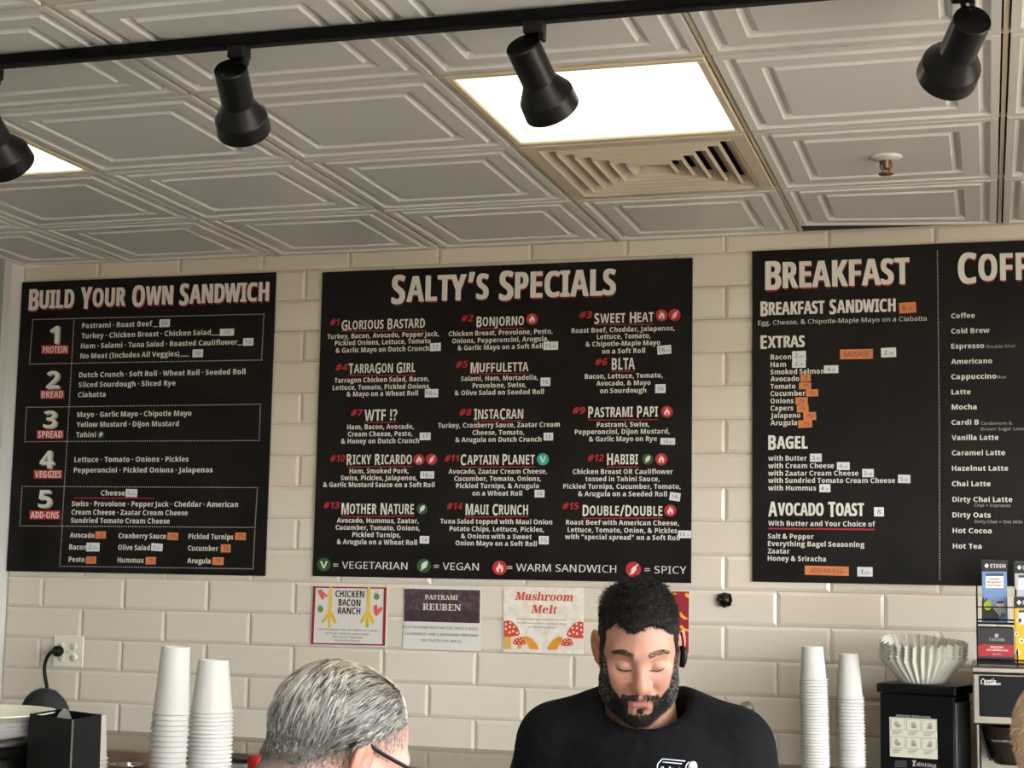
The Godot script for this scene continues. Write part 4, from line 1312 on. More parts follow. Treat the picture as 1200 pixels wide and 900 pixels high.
	for i in 7:
		var row := []
		for j in 5:
			var u := i / 6.0
			var v := j / 4.0
			var e := ka.lerp(kb, 0.12 + 0.66 * u).lerp(mid, 0.25 + 0.3 * v)
			row.append(Vector3(e.x, k0.y - 0.035 + 0.040 * sin(u * PI) * (1.0 - absf(v - 0.5)) + g.randf() * 0.006, e.z))
		rows.append(row)
	for i in 6:
		for j in 4:
			quad(st, rows[i][j], rows[i + 1][j], rows[i + 1][j + 1], rows[i][j + 1])
	t = thing("plastic_wrapper", "crumpled grey plastic wrapper poking out of the black carton", "wrapper", rows[3][2] + Vector3(0, -0.05, 0))
	part(t, "film", done(st), mat(Color(0.62, 0.60, 0.57), 0.25))
	# fluffy duster hanging behind the plates
	var path := []
	for e in [[34, 842], [40, 829], [50, 823], [61, 827], [71, 838], [78, 852], [86, 880], [90, 910]]:
		path.append(deep(e[0], e[1], 3.0))
	t = thing("feather_duster", "black fluffy duster arching up behind the plates and the carton", "duster", path[7])
	var curve := arc_path(path, 4)
	var rad := []
	for i in curve.size():
		var u := float(i) / (curve.size() - 1)
		rad.append(lerpf(0.016, 0.027, sin(u / 0.62 * PI)) if u < 0.62 else lerpf(0.016, 0.006, (u - 0.62) / 0.38))
	var fuzz := mat(Color(0.035, 0.033, 0.032), 0.85)
	part(t, "core", tube_mesh(curve, rad, 12), fuzz)
	st = st_new()
	for n in 5000:
		var i := g.randi_range(0, curve.size() - 8)
		var dirv := Vector3(g.randfn(), g.randfn(), g.randfn()).normalized()
		var o: Vector3 = curve[i] + dirv * rad[i] * 0.9
		strand(st, o, dirv * 0.0045 + Vector3(g.randfn(), g.randfn(), g.randfn()) * 0.0025, Vector3(0, -0.002, 0), 0.0005, 2)
	tag(part(t, "fibres", done(st), fuzz), "", "", "", "stuff")
	part(t, "handle", tube_mesh([path[7], Vector3(path[7].x, SHELF, path[7].z)], 0.006, 8), M.black_plastic)
	# things on the back counter behind the cups
	c = on_z(148, 895, 0.30)
	t = thing("steel_canister", "open round steel canister between the carton and the cup stacks", "canister", Vector3(c.x, COUNTER, c.z))
	w = Transform3D(Basis(), Vector3(c.x, COUNTER, c.z))
	h = c.y - COUNTER
	part(t, "wall", lathe_mesh([Vector2(0, 0), Vector2(0.054, 0), Vector2(0.056, 0.003), Vector2(0.056, h - 0.004), Vector2(0.0595, h - 0.002), Vector2(0.0585, h), Vector2(0.054, h - 0.003), Vector2(0.054, 0.004), Vector2(0, 0.004)], 36, w), M.chrome)
	c = on_z(282, 886, 0.30)
	t = thing("white_tub", "white plastic tub with a dark lid at the back, beside the medium cups", "tub", Vector3(c.x, COUNTER, c.z))
	part(t, "tub_body", box_mesh(Vector3(c.x, (COUNTER + c.y - 0.012) * 0.5, c.z), Vector3(0.11, c.y - 0.012 - COUNTER, 0.14), 0.008), mat(Color(0.74, 0.78, 0.78), 0.4))
	part(t, "lid", box_mesh(Vector3(c.x, c.y - 0.006, c.z), Vector3(0.118, 0.012, 0.148), 0.003), mat(Color(0.14, 0.08, 0.08), 0.5))
	c = on_z(303, 885, 0.42)
	t = thing("red_squeeze_bottle", "red container at the back, just left of the grey haired man", "bottle", Vector3(c.x, COUNTER, c.z))
	w = Transform3D(Basis(), Vector3(c.x, COUNTER, c.z))
	h = c.y - COUNTER
	part(t, "body", lathe_mesh([Vector2(0, 0), Vector2(0.030, 0), Vector2(0.032, 0.004), Vector2(0.032, h - 0.010), Vector2(0.030, h - 0.002), Vector2(0.0, h - 0.002)], 28, w), M.red_plastic)
	part(t, "cap", lathe_mesh([Vector2(0.033, h - 0.016), Vector2(0.0335, h - 0.001), Vector2(0.031, h), Vector2(0, h)], 28, w), M.red_plastic)

# one hair or fibre: a flat ribbon that bends as it grows
func strand(st: SurfaceTool, o: Vector3, d: Vector3, bend: Vector3, w: float, n := 3) -> void:
	var side := d.cross(Vector3(0.31, 0.82, 0.48)).normalized() * w
	var a := o - side
	var b := o + side
	for i in n:
		var u := float(i + 1) / n
		var c := o + d * u + bend * u * u
		var s := side * (1.0 - u * 0.85)
		if i == n - 1:
			tri(st, a, b, c)
		else:
			quad(st, a, b, c + s, c - s)
			a = c - s
			b = c + s

# ---------------------------------------------------------------- things on the counter at the right
func build_right_counter_things() -> void:
	var riser := 1.05
	var c0 := deep(978, 900, 4.6)
	var t := thing("counter_riser", "low steel riser under two stacks of paper cups", "riser", Vector3(c0.x, COUNTER, c0.z))
	part(t, "shelf_plate", box_mesh(Vector3(c0.x, riser - 0.006, c0.z), Vector3(0.26, 0.012, 0.30), 0.003), M.steel)
	for s in [-1.0, 1.0]:
		part(t, "leg", box_mesh(Vector3(c0.x + s * 0.122, (COUNTER + riser - 0.012) * 0.5, c0.z), Vector3(0.012, riser - 0.012 - COUNTER, 0.28)), M.steel)
	cup_stack(953.0, 757.5, 4.52, 0.0400, 0.0295, 0.094, 0.0080, riser, Vector2(-0.024, 0.0), "small white paper cup in the stack away from the grinder", "small white paper cup topping the slimmer stack by the grinder", "small white cups in the stack further from the grinder")
	cup_stack(995.5, 766.0, 4.62, 0.0415, 0.0270, 0.129, 0.0092, riser, Vector2(-0.020, 0.0), "white paper cup in the stack beside the black grinder", "tapering white paper cup topping the stack beside the black grinder", "white cups in the stack beside the grinder")
	build_grinder()
	build_brewer()
	build_tea_rack()

func build_grinder() -> void:
	var fl := deep(1027, 803.5, 4.56)
	var fr := deep(1120, 808.5, 4.44)
	var ax := Vector3(fr.x - fl.x, 0, fr.z - fl.z)
	var w := ax.length()
	ax /= w
	var bas := Basis(ax, Vector3.UP, ax.cross(Vector3.UP))
	var top := (fl.y + fr.y) * 0.5 + 0.008
	var dep := 0.165
	var mid := (fl + fr) * 0.5 - bas.z * dep * 0.5
	mid.y = 0
	var t := thing("coffee_grinder", "tall black coffee grinder with an instruction sheet, paper filters on its lid", "coffee grinder", mid + Vector3.UP * COUNTER)
	t.rotation.y = atan2(-ax.z, ax.x)
	var black := mat(Color(0.030, 0.030, 0.033), 0.38, 0.0, 0.3)
	part(t, "lid", box_mesh(mid + Vector3.UP * (top - 0.013), Vector3(w, 0.026, dep + 0.006), 0.004, bas), black)
	part(t, "body", box_mesh(mid + Vector3.UP * (COUNTER + top - 0.026) * 0.5, Vector3(w - 0.014, top - 0.026 - COUNTER, dep - 0.012), 0.004, bas), black)
	part(t, "side_trim", box_mesh(mid + bas.x * (w * 0.5 - 0.006) + Vector3.UP * (COUNTER + top - 0.04) * 0.5, Vector3(0.006, top - 0.05 - COUNTER, dep - 0.030), 0.002, bas), mat(Color(0.42, 0.41, 0.40), 0.4, 0.3))
	part(t, "lid_knob", box_mesh(mid + bas.x * (w * 0.5 + 0.005) + bas.z * -0.03 + Vector3.UP * (top - 0.016), Vector3(0.010, 0.012, 0.012), 0.002, bas), M.black_plastic)
	# printed instruction sheet on the front
	var front := mid + bas.z * (dep * 0.5 - 0.006)
	print_face = Transform3D(bas, front + bas.z * 0.0004)
	crop = Vector3(1020, 780, 6.6667)
	var sheet := poly(t, "instruction_sheet", [Vector2(148, 400), Vector2(520, 420), Vector2(526, 733), Vector2(153, 708)], mat(Color(0.80, 0.78, 0.70), 0.6), 0.0003)
	for i in 3:
		for j in 2:
			var x := 158.0 + i * 123.0
			var y := 412.0 + j * 142.0 + i * 7.0
			var ink := mat(Color(0.40, 0.39, 0.35), 0.7)
			for e in [[x, y, x + 112, y], [x, y + 88, x + 112, y + 88]]:
				rule(sheet, e[0], e[2], e[1], e[3], 2.5, ink, "picture_frame")
			for e in [x, x + 110]:
				poly(sheet, "picture_frame", rect(e, e + 3, y, y + 88), ink)
			poly(sheet, "pictogram", disc(x + 45 + i * 9, y + 42, 18, 9, 24.0), mat(Color(0.63, 0.61, 0.55), 0.7))
			poly(sheet, "pictogram", rect(x + 40, x + 78, y + 48, y + 70), mat(Color(0.55, 0.53, 0.48), 0.7), 0.0008)
			for k in 3:
				rule(sheet, x + 14, x + 92 - k * 13, y + 99 + k * 11, y + 99 + k * 11, 4, ink, "caption")
	write(t, "OPERATING", 200, 312, 393, 15, M.grey_ink, "bold", 0.0003)
	write(t, "INSTRUCTIONS", 322, 472, 400, 15, M.grey_ink, "bold", 0.0003)
	write(t, "ditting", 362, 515, 776, 30, M.grey_ink, "bold", 0.0003)
	for k in 4:
		rule(t, 195 - k * 2, 285, 745 + k * 14, 748 + k * 14, 6, mat(Color(0.35, 0.35, 0.34), 0.6), "print_line")
	poly(t, "printed_emblem", [Vector2(322, 742), Vector2(352, 738), Vector2(358, 752), Vector2(345, 760), Vector2(352, 785), Vector2(328, 788), Vector2(338, 760)], M.grey_ink, 0.0003)
	# fluted paper filters on the lid
	var base := mid + Vector3.UP * top + bas.x * -0.004 + bas.z * 0.004
	var cone := filter_mesh(0.058, 0.118, 0.074, 32)
	for k in 5:
		solo("coffee_filter", "fluted white paper coffee filter, %s from the outside of the nest on the grinder lid" % nth(k + 1), "coffee filter", cone, paper_mat, Transform3D(Basis(Vector3.RIGHT, 0.015 + 0.022 * k) * Basis(Vector3.BACK, -0.008 * k), base + Vector3(0, 0.002 + 0.0115 * k, 0)), "paper coffee filters on the grinder")

var paper_mat: StandardMaterial3D:
	get:
		if paper_mat == null:
			paper_mat = mat(Color(0.80, 0.78, 0.72), 0.8)
			paper_mat.backlight_enabled = true
			paper_mat.backlight = Color(0.22, 0.21, 0.19)
		return paper_mat

func filter_mesh(r0: float, r1: float, h: float, flutes: int) -> ArrayMesh:
	var st := st_new(true)
	var n := flutes * 8
	var rows := 7
	var g := []
	for j in rows + 1:
		var u := float(j) / rows
		var ring := []
		for i in n:
			var a := TAU * i / n
			var wob := sin(a * 3.0 + flutes) * 0.004 * u
			var r := lerpf(r0, r1, pow(u, 0.92)) + cos(a * flutes) * 0.0062 * (0.25 + 0.75 * u) + wob
			ring.append(Vector3(cos(a) * r, h * u + sin(a * 2.0 + flutes) * 0.003 * u - cos(a * flutes) * 0.0035 * u * u, sin(a) * r))
		g.append(ring)
	for j in rows:
		for i in n:
			var k := (i + 1) % n
			quad(st, g[j][i], g[j + 1][i], g[j + 1][k], g[j][k])
	for i in n:
		tri(st, Vector3.ZERO, g[0][i], g[0][(i + 1) % n])
	return done(st)

const BREW_Z := 0.47

func build_brewer() -> void:
	crop = Vector3(0, 0, 1)
	face_wall(BREW_Z)
	var l := at_crop(1139.5, 785).x
	var top := at_crop(1150, 781).y
	var w := 0.37
	var t := thing("coffee_brewer", "stainless steel coffee brewer with a black front panel under the tea rack", "coffee machine", Vector3(l + w * 0.5, COUNTER, BREW_Z - 0.2))
	var lip_y := at_crop(1150, 849).y
	var head := st_new()
	box(head, Vector3(l + w * 0.5, (top - 0.018 + lip_y) * 0.5, BREW_Z - 0.2), Vector3(w, top - 0.018 - lip_y, 0.394), 0.004)
	part(t, "head_case", done(head), M.steel)
	part(t, "top_cover", box_mesh(Vector3(l + w * 0.5, top - 0.009, BREW_Z - 0.198), Vector3(w + 0.006, 0.018, 0.402), 0.004), M.steel)
	var a := at_crop(1147, 791.5)
	var b := at_crop(1200, 841.5)
	part(t, "front_panel", box_mesh(Vector3((a.x + l + w - 0.02) * 0.5, (a.y + b.y) * 0.5, BREW_Z - 0.002), Vector3(l + w - 0.02 - a.x, a.y - b.y, 0.006), 0.003), mat(Color(0.03, 0.033, 0.042), 0.3, 0.0, 0.3))
	part(t, "column", box_mesh(Vector3(l + w * 0.5, (COUNTER + lip_y) * 0.5, BREW_Z - 0.30), Vector3(w - 0.03, lip_y - COUNTER, 0.17), 0.004), M.steel)
	part(t, "side_rail", box_mesh(Vector3(l + 0.012, (COUNTER + lip_y) * 0.5, BREW_Z - 0.11), Vector3(0.006, lip_y - COUNTER, 0.20), 0.001), M.steel)
	part(t, "base", box_mesh(Vector3(l + w * 0.5, COUNTER + 0.025, BREW_Z - 0.19), Vector3(w, 0.05, 0.38), 0.004), M.steel)
	# lettering on the panel
	face_wall(BREW_Z + 0.0012)
	crop = Vector3(1120, 780, 7.5)
	part(t, "lettering", line_mesh([["Curtis", 1.0]], 215, 348, 140, 52, "serif", 0.0003, 0.22), M.white_ink, print_face)
	poly(t, "swoosh", [Vector2(245, 172), Vector2(300, 152), Vector2(396, 152), Vector2(394, 172)], M.grey_ink, 0.0002)
	# brew basket
	crop = Vector3(0, 0, 1)
	face_wall(BREW_Z - 0.05)
	var c := at_crop(1188, 851)
	var at := Transform3D(Basis(), Vector3(c.x, c.y, BREW_Z - 0.09))
	var br := mat(Color(0.16, 0.13, 0.10), 0.18)
	part(t, "brew_basket", lathe_mesh([Vector2(0.092, -0.001), Vector2(0.088, -0.006), Vector2(0.079, -0.040), Vector2(0.062, -0.092), Vector2(0.052, -0.105), Vector2(0.0, -0.108)], 40, at), br)
	part(t, "basket_rim", lathe_mesh([Vector2(0.0805, -0.036), Vector2(0.083, -0.038), Vector2(0.0805, -0.043)], 40, at), M.chrome)
	part(t, "basket_rail", box_mesh(at.origin + Vector3(-0.080, -0.045, 0.03), Vector3(0.006, 0.105, 0.05), 0.001, Basis(Vector3.BACK, 0.34)), M.black_plastic)

func wire(st: SurfaceTool, pts: Array, r := 0.0016) -> void:
	tube(st, pts, r, 6)

func build_tea_rack() -> void:
	crop = Vector3(0, 0, 1)
	var zf := BREW_Z - 0.03
	face_wall(zf)
	var base_y := at_crop(1150, 780).y
	var l := at_crop(1144.5, 700).x
	var r := l + 0.30
	var y_mid := at_crop(1150, 730.5).y
	var y_top := at_crop(1150, 690).y
	var y_bot := base_y + 0.008
	var t := thing("tea_rack", "black wire rack of tea boxes standing on the coffee brewer", "rack", Vector3((l + r) * 0.5, base_y, zf - 0.06))
	for e in [[y_bot, zf + 0.02, "shelf_wire"], [y_mid, zf - 0.035, "shelf_wire"]]:
		for k in 4:
			part(t, "shelf_wire", tube_mesh([Vector3(l, e[0], e[1] - 0.022 * k), Vector3(r, e[0], e[1] - 0.022 * k)], 0.0018, 6), M.black_plastic)
		part(t, "front_wire", tube_mesh([Vector3(l, e[0] + 0.010, e[1] + 0.002), Vector3(r, e[0] + 0.010, e[1] + 0.002)], 0.0022, 6), M.black_plastic)
		part(t, "front_lip", box_mesh(Vector3((l + r) * 0.5, e[0], e[1] + 0.003), Vector3(r - l, 0.006, 0.003)), M.black_plastic)
	for x in [l, l + 0.105, r]:
		part(t, "upright", tube_mesh([Vector3(x, base_y, zf + 0.02), Vector3(x, y_bot + 0.02, zf + 0.02), Vector3(x, y_mid - 0.01, zf - 0.03), Vector3(x, y_top, zf - 0.036)], 0.0022, 6), M.black_plastic)
		part(t, "back_post", tube_mesh([Vector3(x, base_y, zf - 0.11), Vector3(x, y_top + 0.02, zf - 0.11)], 0.0022, 6), M.black_plastic)
	part(t, "side_wire", tube_mesh([Vector3(l, y_top - 0.05, zf - 0.036), Vector3(r, y_top - 0.05, zf - 0.036)], 0.0016, 6), M.black_plastic)
	# tea boxes: [label, left, right, top, bottom px, z, shelf, colours]
	var head := mat(Color(0.05, 0.05, 0.05), 0.5)
	var z1 := zf - 0.042
	tea_box("light blue tea box with a black header on the wire rack", 1150.2, 1181.0, 656, 728.5, z1, y_mid, mat(Color(0.42, 0.52, 0.68), 0.55), head, 1)
	tea_box("pale grey tea box with a black header, on the rack beside the blue one", 1188.5, 1219.5, 658, 728.5, z1, y_mid, mat(Color(0.66, 0.68, 0.70), 0.55), head, 0)
	tea_box("yellow flowery tea box with a black header on the lower rack shelf", 1188.2, 1222.0, 699, 775, zf + 0.010, y_bot, mat(Color(0.86, 0.62, 0.08), 0.55), head, 2)
	# a pouch of black tea
	face_wall(zf + 0.012)
	crop = Vector3(1130, 645, 6.4286)
	var a := at_crop(92, 572)
	var b := at_crop(375, 835)
	var p := thing("tea_pouch", "black tea packet with a red band on the lower rack shelf", "tea packet", Vector3((a.x + b.x) * 0.5, y_bot, zf))
	var bx := (at_crop(375, 700).x + at_crop(92, 700).x) * 0.5
	var bw := at_crop(375, 700).x - at_crop(92, 700).x
	part(p, "packet", box_mesh(Vector3(bx, (a.y + y_bot + 0.002) * 0.5, zf - 0.014), Vector3(bw, a.y - y_bot - 0.002, 0.050), 0.004), mat(Color(0.10, 0.095, 0.09), 0.5))
	poly(p, "red_band", [Vector2(100, 722), Vector2(135, 706), Vector2(372, 712), Vector2(374, 802), Vector2(104, 798)], mat(Color(0.58, 0.07, 0.12), 0.5), 0.0004)
	poly(p, "printed_crest", rect(230, 257, 628, 655), M.grey_ink, 0.0004)
	write(p, "TAYLORS", 187, 303, 672, 20, M.grey_ink, "serif", 0.0004)
	write(p, "ENGLISH", 198, 292, 729, 14, M.white_ink, "bold", 0.0008)
	part(p, "lettering", line_mesh([["breakfast tea", 1.0]], 168, 328, 750, 16, "serif", 0.0008, 0.2), M.white_ink, print_face)
	write(p, "Black Tea", 215, 278, 781, 9, M.white_ink, "sansthin", 0.0008)

func tea_box(label: String, x0: float, x1: float, y0: float, y1: float, z: float, floor_y: float, body: Material, head: Material, art: int) -> void:
	crop = Vector3(0, 0, 1)
	face_wall(z)
	var a := at_crop(x0, y0)
	var b := at_crop(x1, y1)
	var t := thing("tea_box", label, "tea box", Vector3((a.x + b.x) * 0.5, floor_y, z), "tea boxes on the rack")
	var y_lo := floor_y + 0.002
	part(t, "carton", box_mesh(Vector3((a.x + b.x) * 0.5, (a.y + y_lo) * 0.5, z - 0.026), Vector3(b.x - a.x, a.y - y_lo, 0.050), 0.0015), body)
	face_wall(z - 0.0008)
	poly(t, "header", rect(x0 + 0.2, x1 - 0.2, y0 + 0.3, y0 + 13.8), head, 0.0003)
	var w := x1 - x0
	poly(t, "diamond_mark", [Vector2(x0 + 3.2, y0 + 7), Vector2(x0 + 6.0, y0 + 4.0), Vector2(x0 + 8.8, y0 + 7), Vector2(x0 + 6.0, y0 + 10)], M.white_ink, 0.0006)
	write(t, "STASH", x0 + 10.0, x1 - 2.8, y0 + 7.2, 4.6, M.white_ink, "bold", 0.0006)
	var lab := poly(t, "label_panel", rect(x0 + w * 0.16, x1 - w * 0.16, y0 + 19.0, y0 + 33.0), mat(Color(0.88, 0.86, 0.80), 0.6), 0.0004)
	poly(t, "label_band", rect(x0 + w * 0.16, x1 - w * 0.16, y0 + 16.0, y0 + 19.0), mat(Color(0.22, 0.24, 0.36), 0.6), 0.0004)
	if art == 1:
		for l in [["Double", 0.30, 0.68, 22.5], ["Bergamot", 0.22, 0.76, 26.0], ["Earl Grey", 0.24, 0.74, 29.8]]:
			write(lab, l[0], x0 + w * l[1], x0 + w * l[2], y0 + l[3], 2.2, M.pen, "bold", 0.0007)
		poly(t, "print_leaves", [Vector2(x0 + 0.3, y1 - 0.6), Vector2(x0 + 0.3, y1 - 24), Vector2(x0 + 2, y1 - 30), Vector2(x0 + 4, y1 - 24), Vector2(x0 + 6, y1 - 29), Vector2(x0 + 8, y1 - 20), Vector2(x0 + 14, y1 - 15), Vector2(x0 + 21, y1 - 7), Vector2(x0 + 20, y1 - 0.6)], mat(Color(0.13, 0.10, 0.08), 0.6), 0.0003)
		poly(t, "print_lime", disc(x0 + 7.4, y1 - 19, 4.8, 16, 5.8), mat(Color(0.62, 0.68, 0.14), 0.6), 0.0005)
		poly(t, "print_saucer", disc(x0 + 21.5, y1 - 16, 8.0, 16, 3.0), mat(Color(0.60, 0.52, 0.48), 0.6), 0.0004)
		poly(t, "print_cup", [Vector2(x0 + 16, y1 - 23), Vector2(x0 + 28, y1 - 23), Vector2(x0 + 25, y1 - 16), Vector2(x0 + 19, y1 - 16)], mat(Color(0.72, 0.66, 0.62), 0.6), 0.0006)
		poly(t, "print_tea", disc(x0 + 22, y1 - 22.6, 5.2, 14, 1.4), mat(Color(0.20, 0.11, 0.07), 0.6), 0.0008)
		poly(t, "print_leaf", [Vector2(x0 + 20, y1 - 3), Vector2(x0 + 24, y1 - 11), Vector2(x0 + 28, y1 - 9), Vector2(x0 + 27, y1 - 4)], mat(Color(0.24, 0.34, 0.16), 0.6), 0.0005)
	elif art == 2:
		for p in [[6.0, 28.0, 3.2], [3.5, 44.0, 2.6], [9.0, 52.0, 3.4], [4.0, 66.0, 3.6], [16.0, 60.0, 3.6], [20.0, 46.0, 3.0]]:
			var fl := poly(t, "print_flower", disc(x0 + p[0], y0 + p[1], p[2], 10), mat(Color(0.88, 0.84, 0.74), 0.6), 0.0004)
			poly(fl, "flower_centre", disc(x0 + p[0], y0 + p[1], p[2] * 0.45, 8), mat(Color(0.62, 0.24, 0.08), 0.6), 0.0007)

# ---------------------------------------------------------------- bodies: smooth unions of tapered bones and ellipsoids, meshed as surface nets
class Bone:
	var round := false          # true: ellipsoid, false: tapered capsule
	var a: Vector3
	var b: Vector3
	var ra := 0.0
	var rb := 0.0
	var r: Vector3
	var inv := Basis.IDENTITY
	var k := 0.01
	var cut := false

func cap(a: Vector3, b: Vector3, ra: float, rb: float, k := 0.012, cut := false) -> Bone:
	var o := Bone.new()
	o.a = a; o.b = b; o.ra = ra; o.rb = rb; o.k = k; o.cut = cut
	return o

func ell(c: Vector3, r: Vector3, k := 0.012, cut := false, bas := Basis.IDENTITY) -> Bone:
	var o := Bone.new()
	o.round = true
	o.a = c; o.r = r; o.k = k; o.cut = cut
	o.inv = bas.inverse()
	return o

func field(p: Vector3, bones: Array) -> float:
	var d := 1e3
	for o: Bone in bones:
		var e: float
		if o.round:
			var q := o.inv * (p - o.a)
			var s := q / o.r
			var k0 := s.length()
			var k1 := (s / o.r).length()
			e = k0 * (k0 - 1.0) / k1 if k1 > 1e-9 else -minf(o.r.x, minf(o.r.y, o.r.z))
		else:
			var ab := o.b - o.a
			var l := ab.length_squared()
			var t := clampf((p - o.a).dot(ab) / l, 0.0, 1.0) if l > 0.0 else 0.0
			e = p.distance_to(o.a + ab * t) - lerpf(o.ra, o.rb, t)
		if o.cut:
			e = -e
			var h := maxf(o.k - absf(d - e), 0.0) / o.k
			d = maxf(d, e) + h * h * o.k * 0.25
		else:
			var h := maxf(o.k - absf(d - e), 0.0) / o.k
			d = minf(d, e) - h * h * o.k * 0.25
	return d

# returns [points, normals, indices]
func net(bones: Array, lo: Vector3, hi: Vector3, cell: float) -> Array:
	const B := 4
	var nb := Vector3i(((hi - lo) / (cell * B)).ceil()) + Vector3i.ONE
	var n := nb * B
	var sx := 1
	var sy := n.x
	var sz := n.x * n.y
	var val := PackedFloat32Array()
	val.resize(n.x * n.y * n.z)
	val.fill(1.0)
	var active := []
	var reach := cell * B * 0.87 * 1.35 + 0.004
	for bz in nb.z:
		for by in nb.y:
			for bx in nb.x:
				var c := lo + Vector3(bx * B + 1.5, by * B + 1.5, bz * B + 1.5) * cell
				var d := field(c, bones)
				if d > reach: continue
				var o := bx * B + by * B * sy + bz * B * sz
				if d < -reach:
					for k in B:
						for j in B:
							for i in B:
								val[o + i + j * sy + k * sz] = -1.0
					continue
				# only the bones that matter near this block
				var near := []
				for q: Bone in bones:
					var e := absf(field(c, [q] if not q.cut else [ell(q.a, q.r, 0.01, false, q.inv.inverse())] if q.round else [cap(q.a, q.b, q.ra, q.rb)]))
					if e < reach * 2.2 + q.k or field(c, [q]) < 0.0 and not q.cut: near.append(q)
				if near.is_empty(): near = bones
				active.append(Vector3i(bx, by, bz))
				for k in B:
					for j in B:
						for i in B:
							val[o + i + j * sy + k * sz] = field(lo + Vector3(bx * B + i, by * B + j, bz * B + k) * cell, near)
	var at := {}
	var pts := PackedVector3Array()
	var cells := []
	var off := [0, sx, sy, sx + sy, sz, sx + sz, sy + sz, sx + sy + sz]
	var cor := [Vector3(0, 0, 0), Vector3(1, 0, 0), Vector3(0, 1, 0), Vector3(1, 1, 0), Vector3(0, 0, 1), Vector3(1, 0, 1), Vector3(0, 1, 1), Vector3(1, 1, 1)]
	var edges := [[0, 1], [2, 3], [4, 5], [6, 7], [0, 2], [1, 3], [4, 6], [5, 7], [0, 4], [1, 5], [2, 6], [3, 7]]
	for bl: Vector3i in active:
		for k in B:
			for j in B:
				for i in B:
					var x := bl.x * B + i
					var y := bl.y * B + j
					var z := bl.z * B + k
					if x >= n.x - 1 or y >= n.y - 1 or z >= n.z - 1: continue
					var o := x + y * sy + z * sz
					var inside := 0
					for q in 8:
						if val[o + off[q]] < 0.0: inside += 1
					if inside == 0 or inside == 8: continue
					var sum := Vector3.ZERO
					var m := 0
					for e in edges:
						var u := val[o + off[e[0]]]
						var v := val[o + off[e[1]]]
						if (u < 0.0) != (v < 0.0):
							sum += (cor[e[0]] as Vector3).lerp(cor[e[1]], u / (u - v))
							m += 1
					at[o] = pts.size()
					cells.append(o)
					pts.append(lo + (Vector3(x, y, z) + sum / m) * cell)
	var idx := PackedInt32Array()
	var steps := [sx, sy, sz]
	for o: int in cells:
		for ax in 3:
			var s0: int = steps[ax]
			var u := val[o]
			var v := val[o + s0]
			if (u < 0.0) == (v < 0.0): continue
			var s1: int = steps[(ax + 1) % 3]
			var s2: int = steps[(ax + 2) % 3]
			if not (at.has(o - s1) and at.has(o - s2) and at.has(o - s1 - s2)): continue
			var q := [at[o], at[o - s1], at[o - s1 - s2], at[o - s2]]
			var nrm := (pts[q[2]] - pts[q[0]]).cross(pts[q[1]] - pts[q[0]])
			var want := 1.0 if u < 0.0 else -1.0
			if nrm[ax] * want > 0.0: idx.append_array([q[0], q[1], q[2], q[0], q[2], q[3]])
			else: idx.append_array([q[0], q[2], q[1], q[0], q[3], q[2]])
	var nor := PackedVector3Array()
	nor.resize(pts.size())
	for t in range(0, idx.size(), 3):
		var f := (pts[idx[t + 2]] - pts[idx[t]]).cross(pts[idx[t + 1]] - pts[idx[t]])
		for e in 3: nor[idx[t + e]] += f
	for i in nor.size(): nor[i] = nor[i].normalized()
	return [pts, nor, idx]

# several nets joined into one mesh; each entry is [net, transform, colour function or Color]
func join(list: Array) -> ArrayMesh:
	var P := PackedVector3Array()
	var N := PackedVector3Array()
	var C := PackedColorArray()
	var I := PackedInt32Array()
	for e in list:
		var g: Array = e[0]
		var t: Transform3D = e[1]
		var base := P.size()
		var flip := t.basis.determinant() < 0.0
		for i in g[0].size():
			P.append(t * g[0][i])
			N.append((t.basis * g[1][i]).normalized())
			C.append(e[2] if e[2] is Color else e[2].call(g[0][i], g[1][i]))
		for i in range(0, g[2].size(), 3):
			if flip: I.append_array([g[2][i] + base, g[2][i + 2] + base, g[2][i + 1] + base])
			else: I.append_array([g[2][i] + base, g[2][i + 1] + base, g[2][i + 2] + base])
	var arr := []
	arr.resize(Mesh.ARRAY_MAX)
	arr[Mesh.ARRAY_VERTEX] = P
	arr[Mesh.ARRAY_NORMAL] = N
	arr[Mesh.ARRAY_COLOR] = C
	arr[Mesh.ARRAY_INDEX] = I
	var m := ArrayMesh.new()
	m.add_surface_from_arrays(Mesh.PRIMITIVE_TRIANGLES, arr)
	return m

func vmat(rough: float, sheen := 0.0, spec := 0.5) -> StandardMaterial3D:
	var m := mat(Color.WHITE, rough, 0.0, spec)
	m.vertex_color_use_as_albedo = true
	if sheen > 0.0:
		m.rim_enabled = true
		m.rim = sheen
	return m

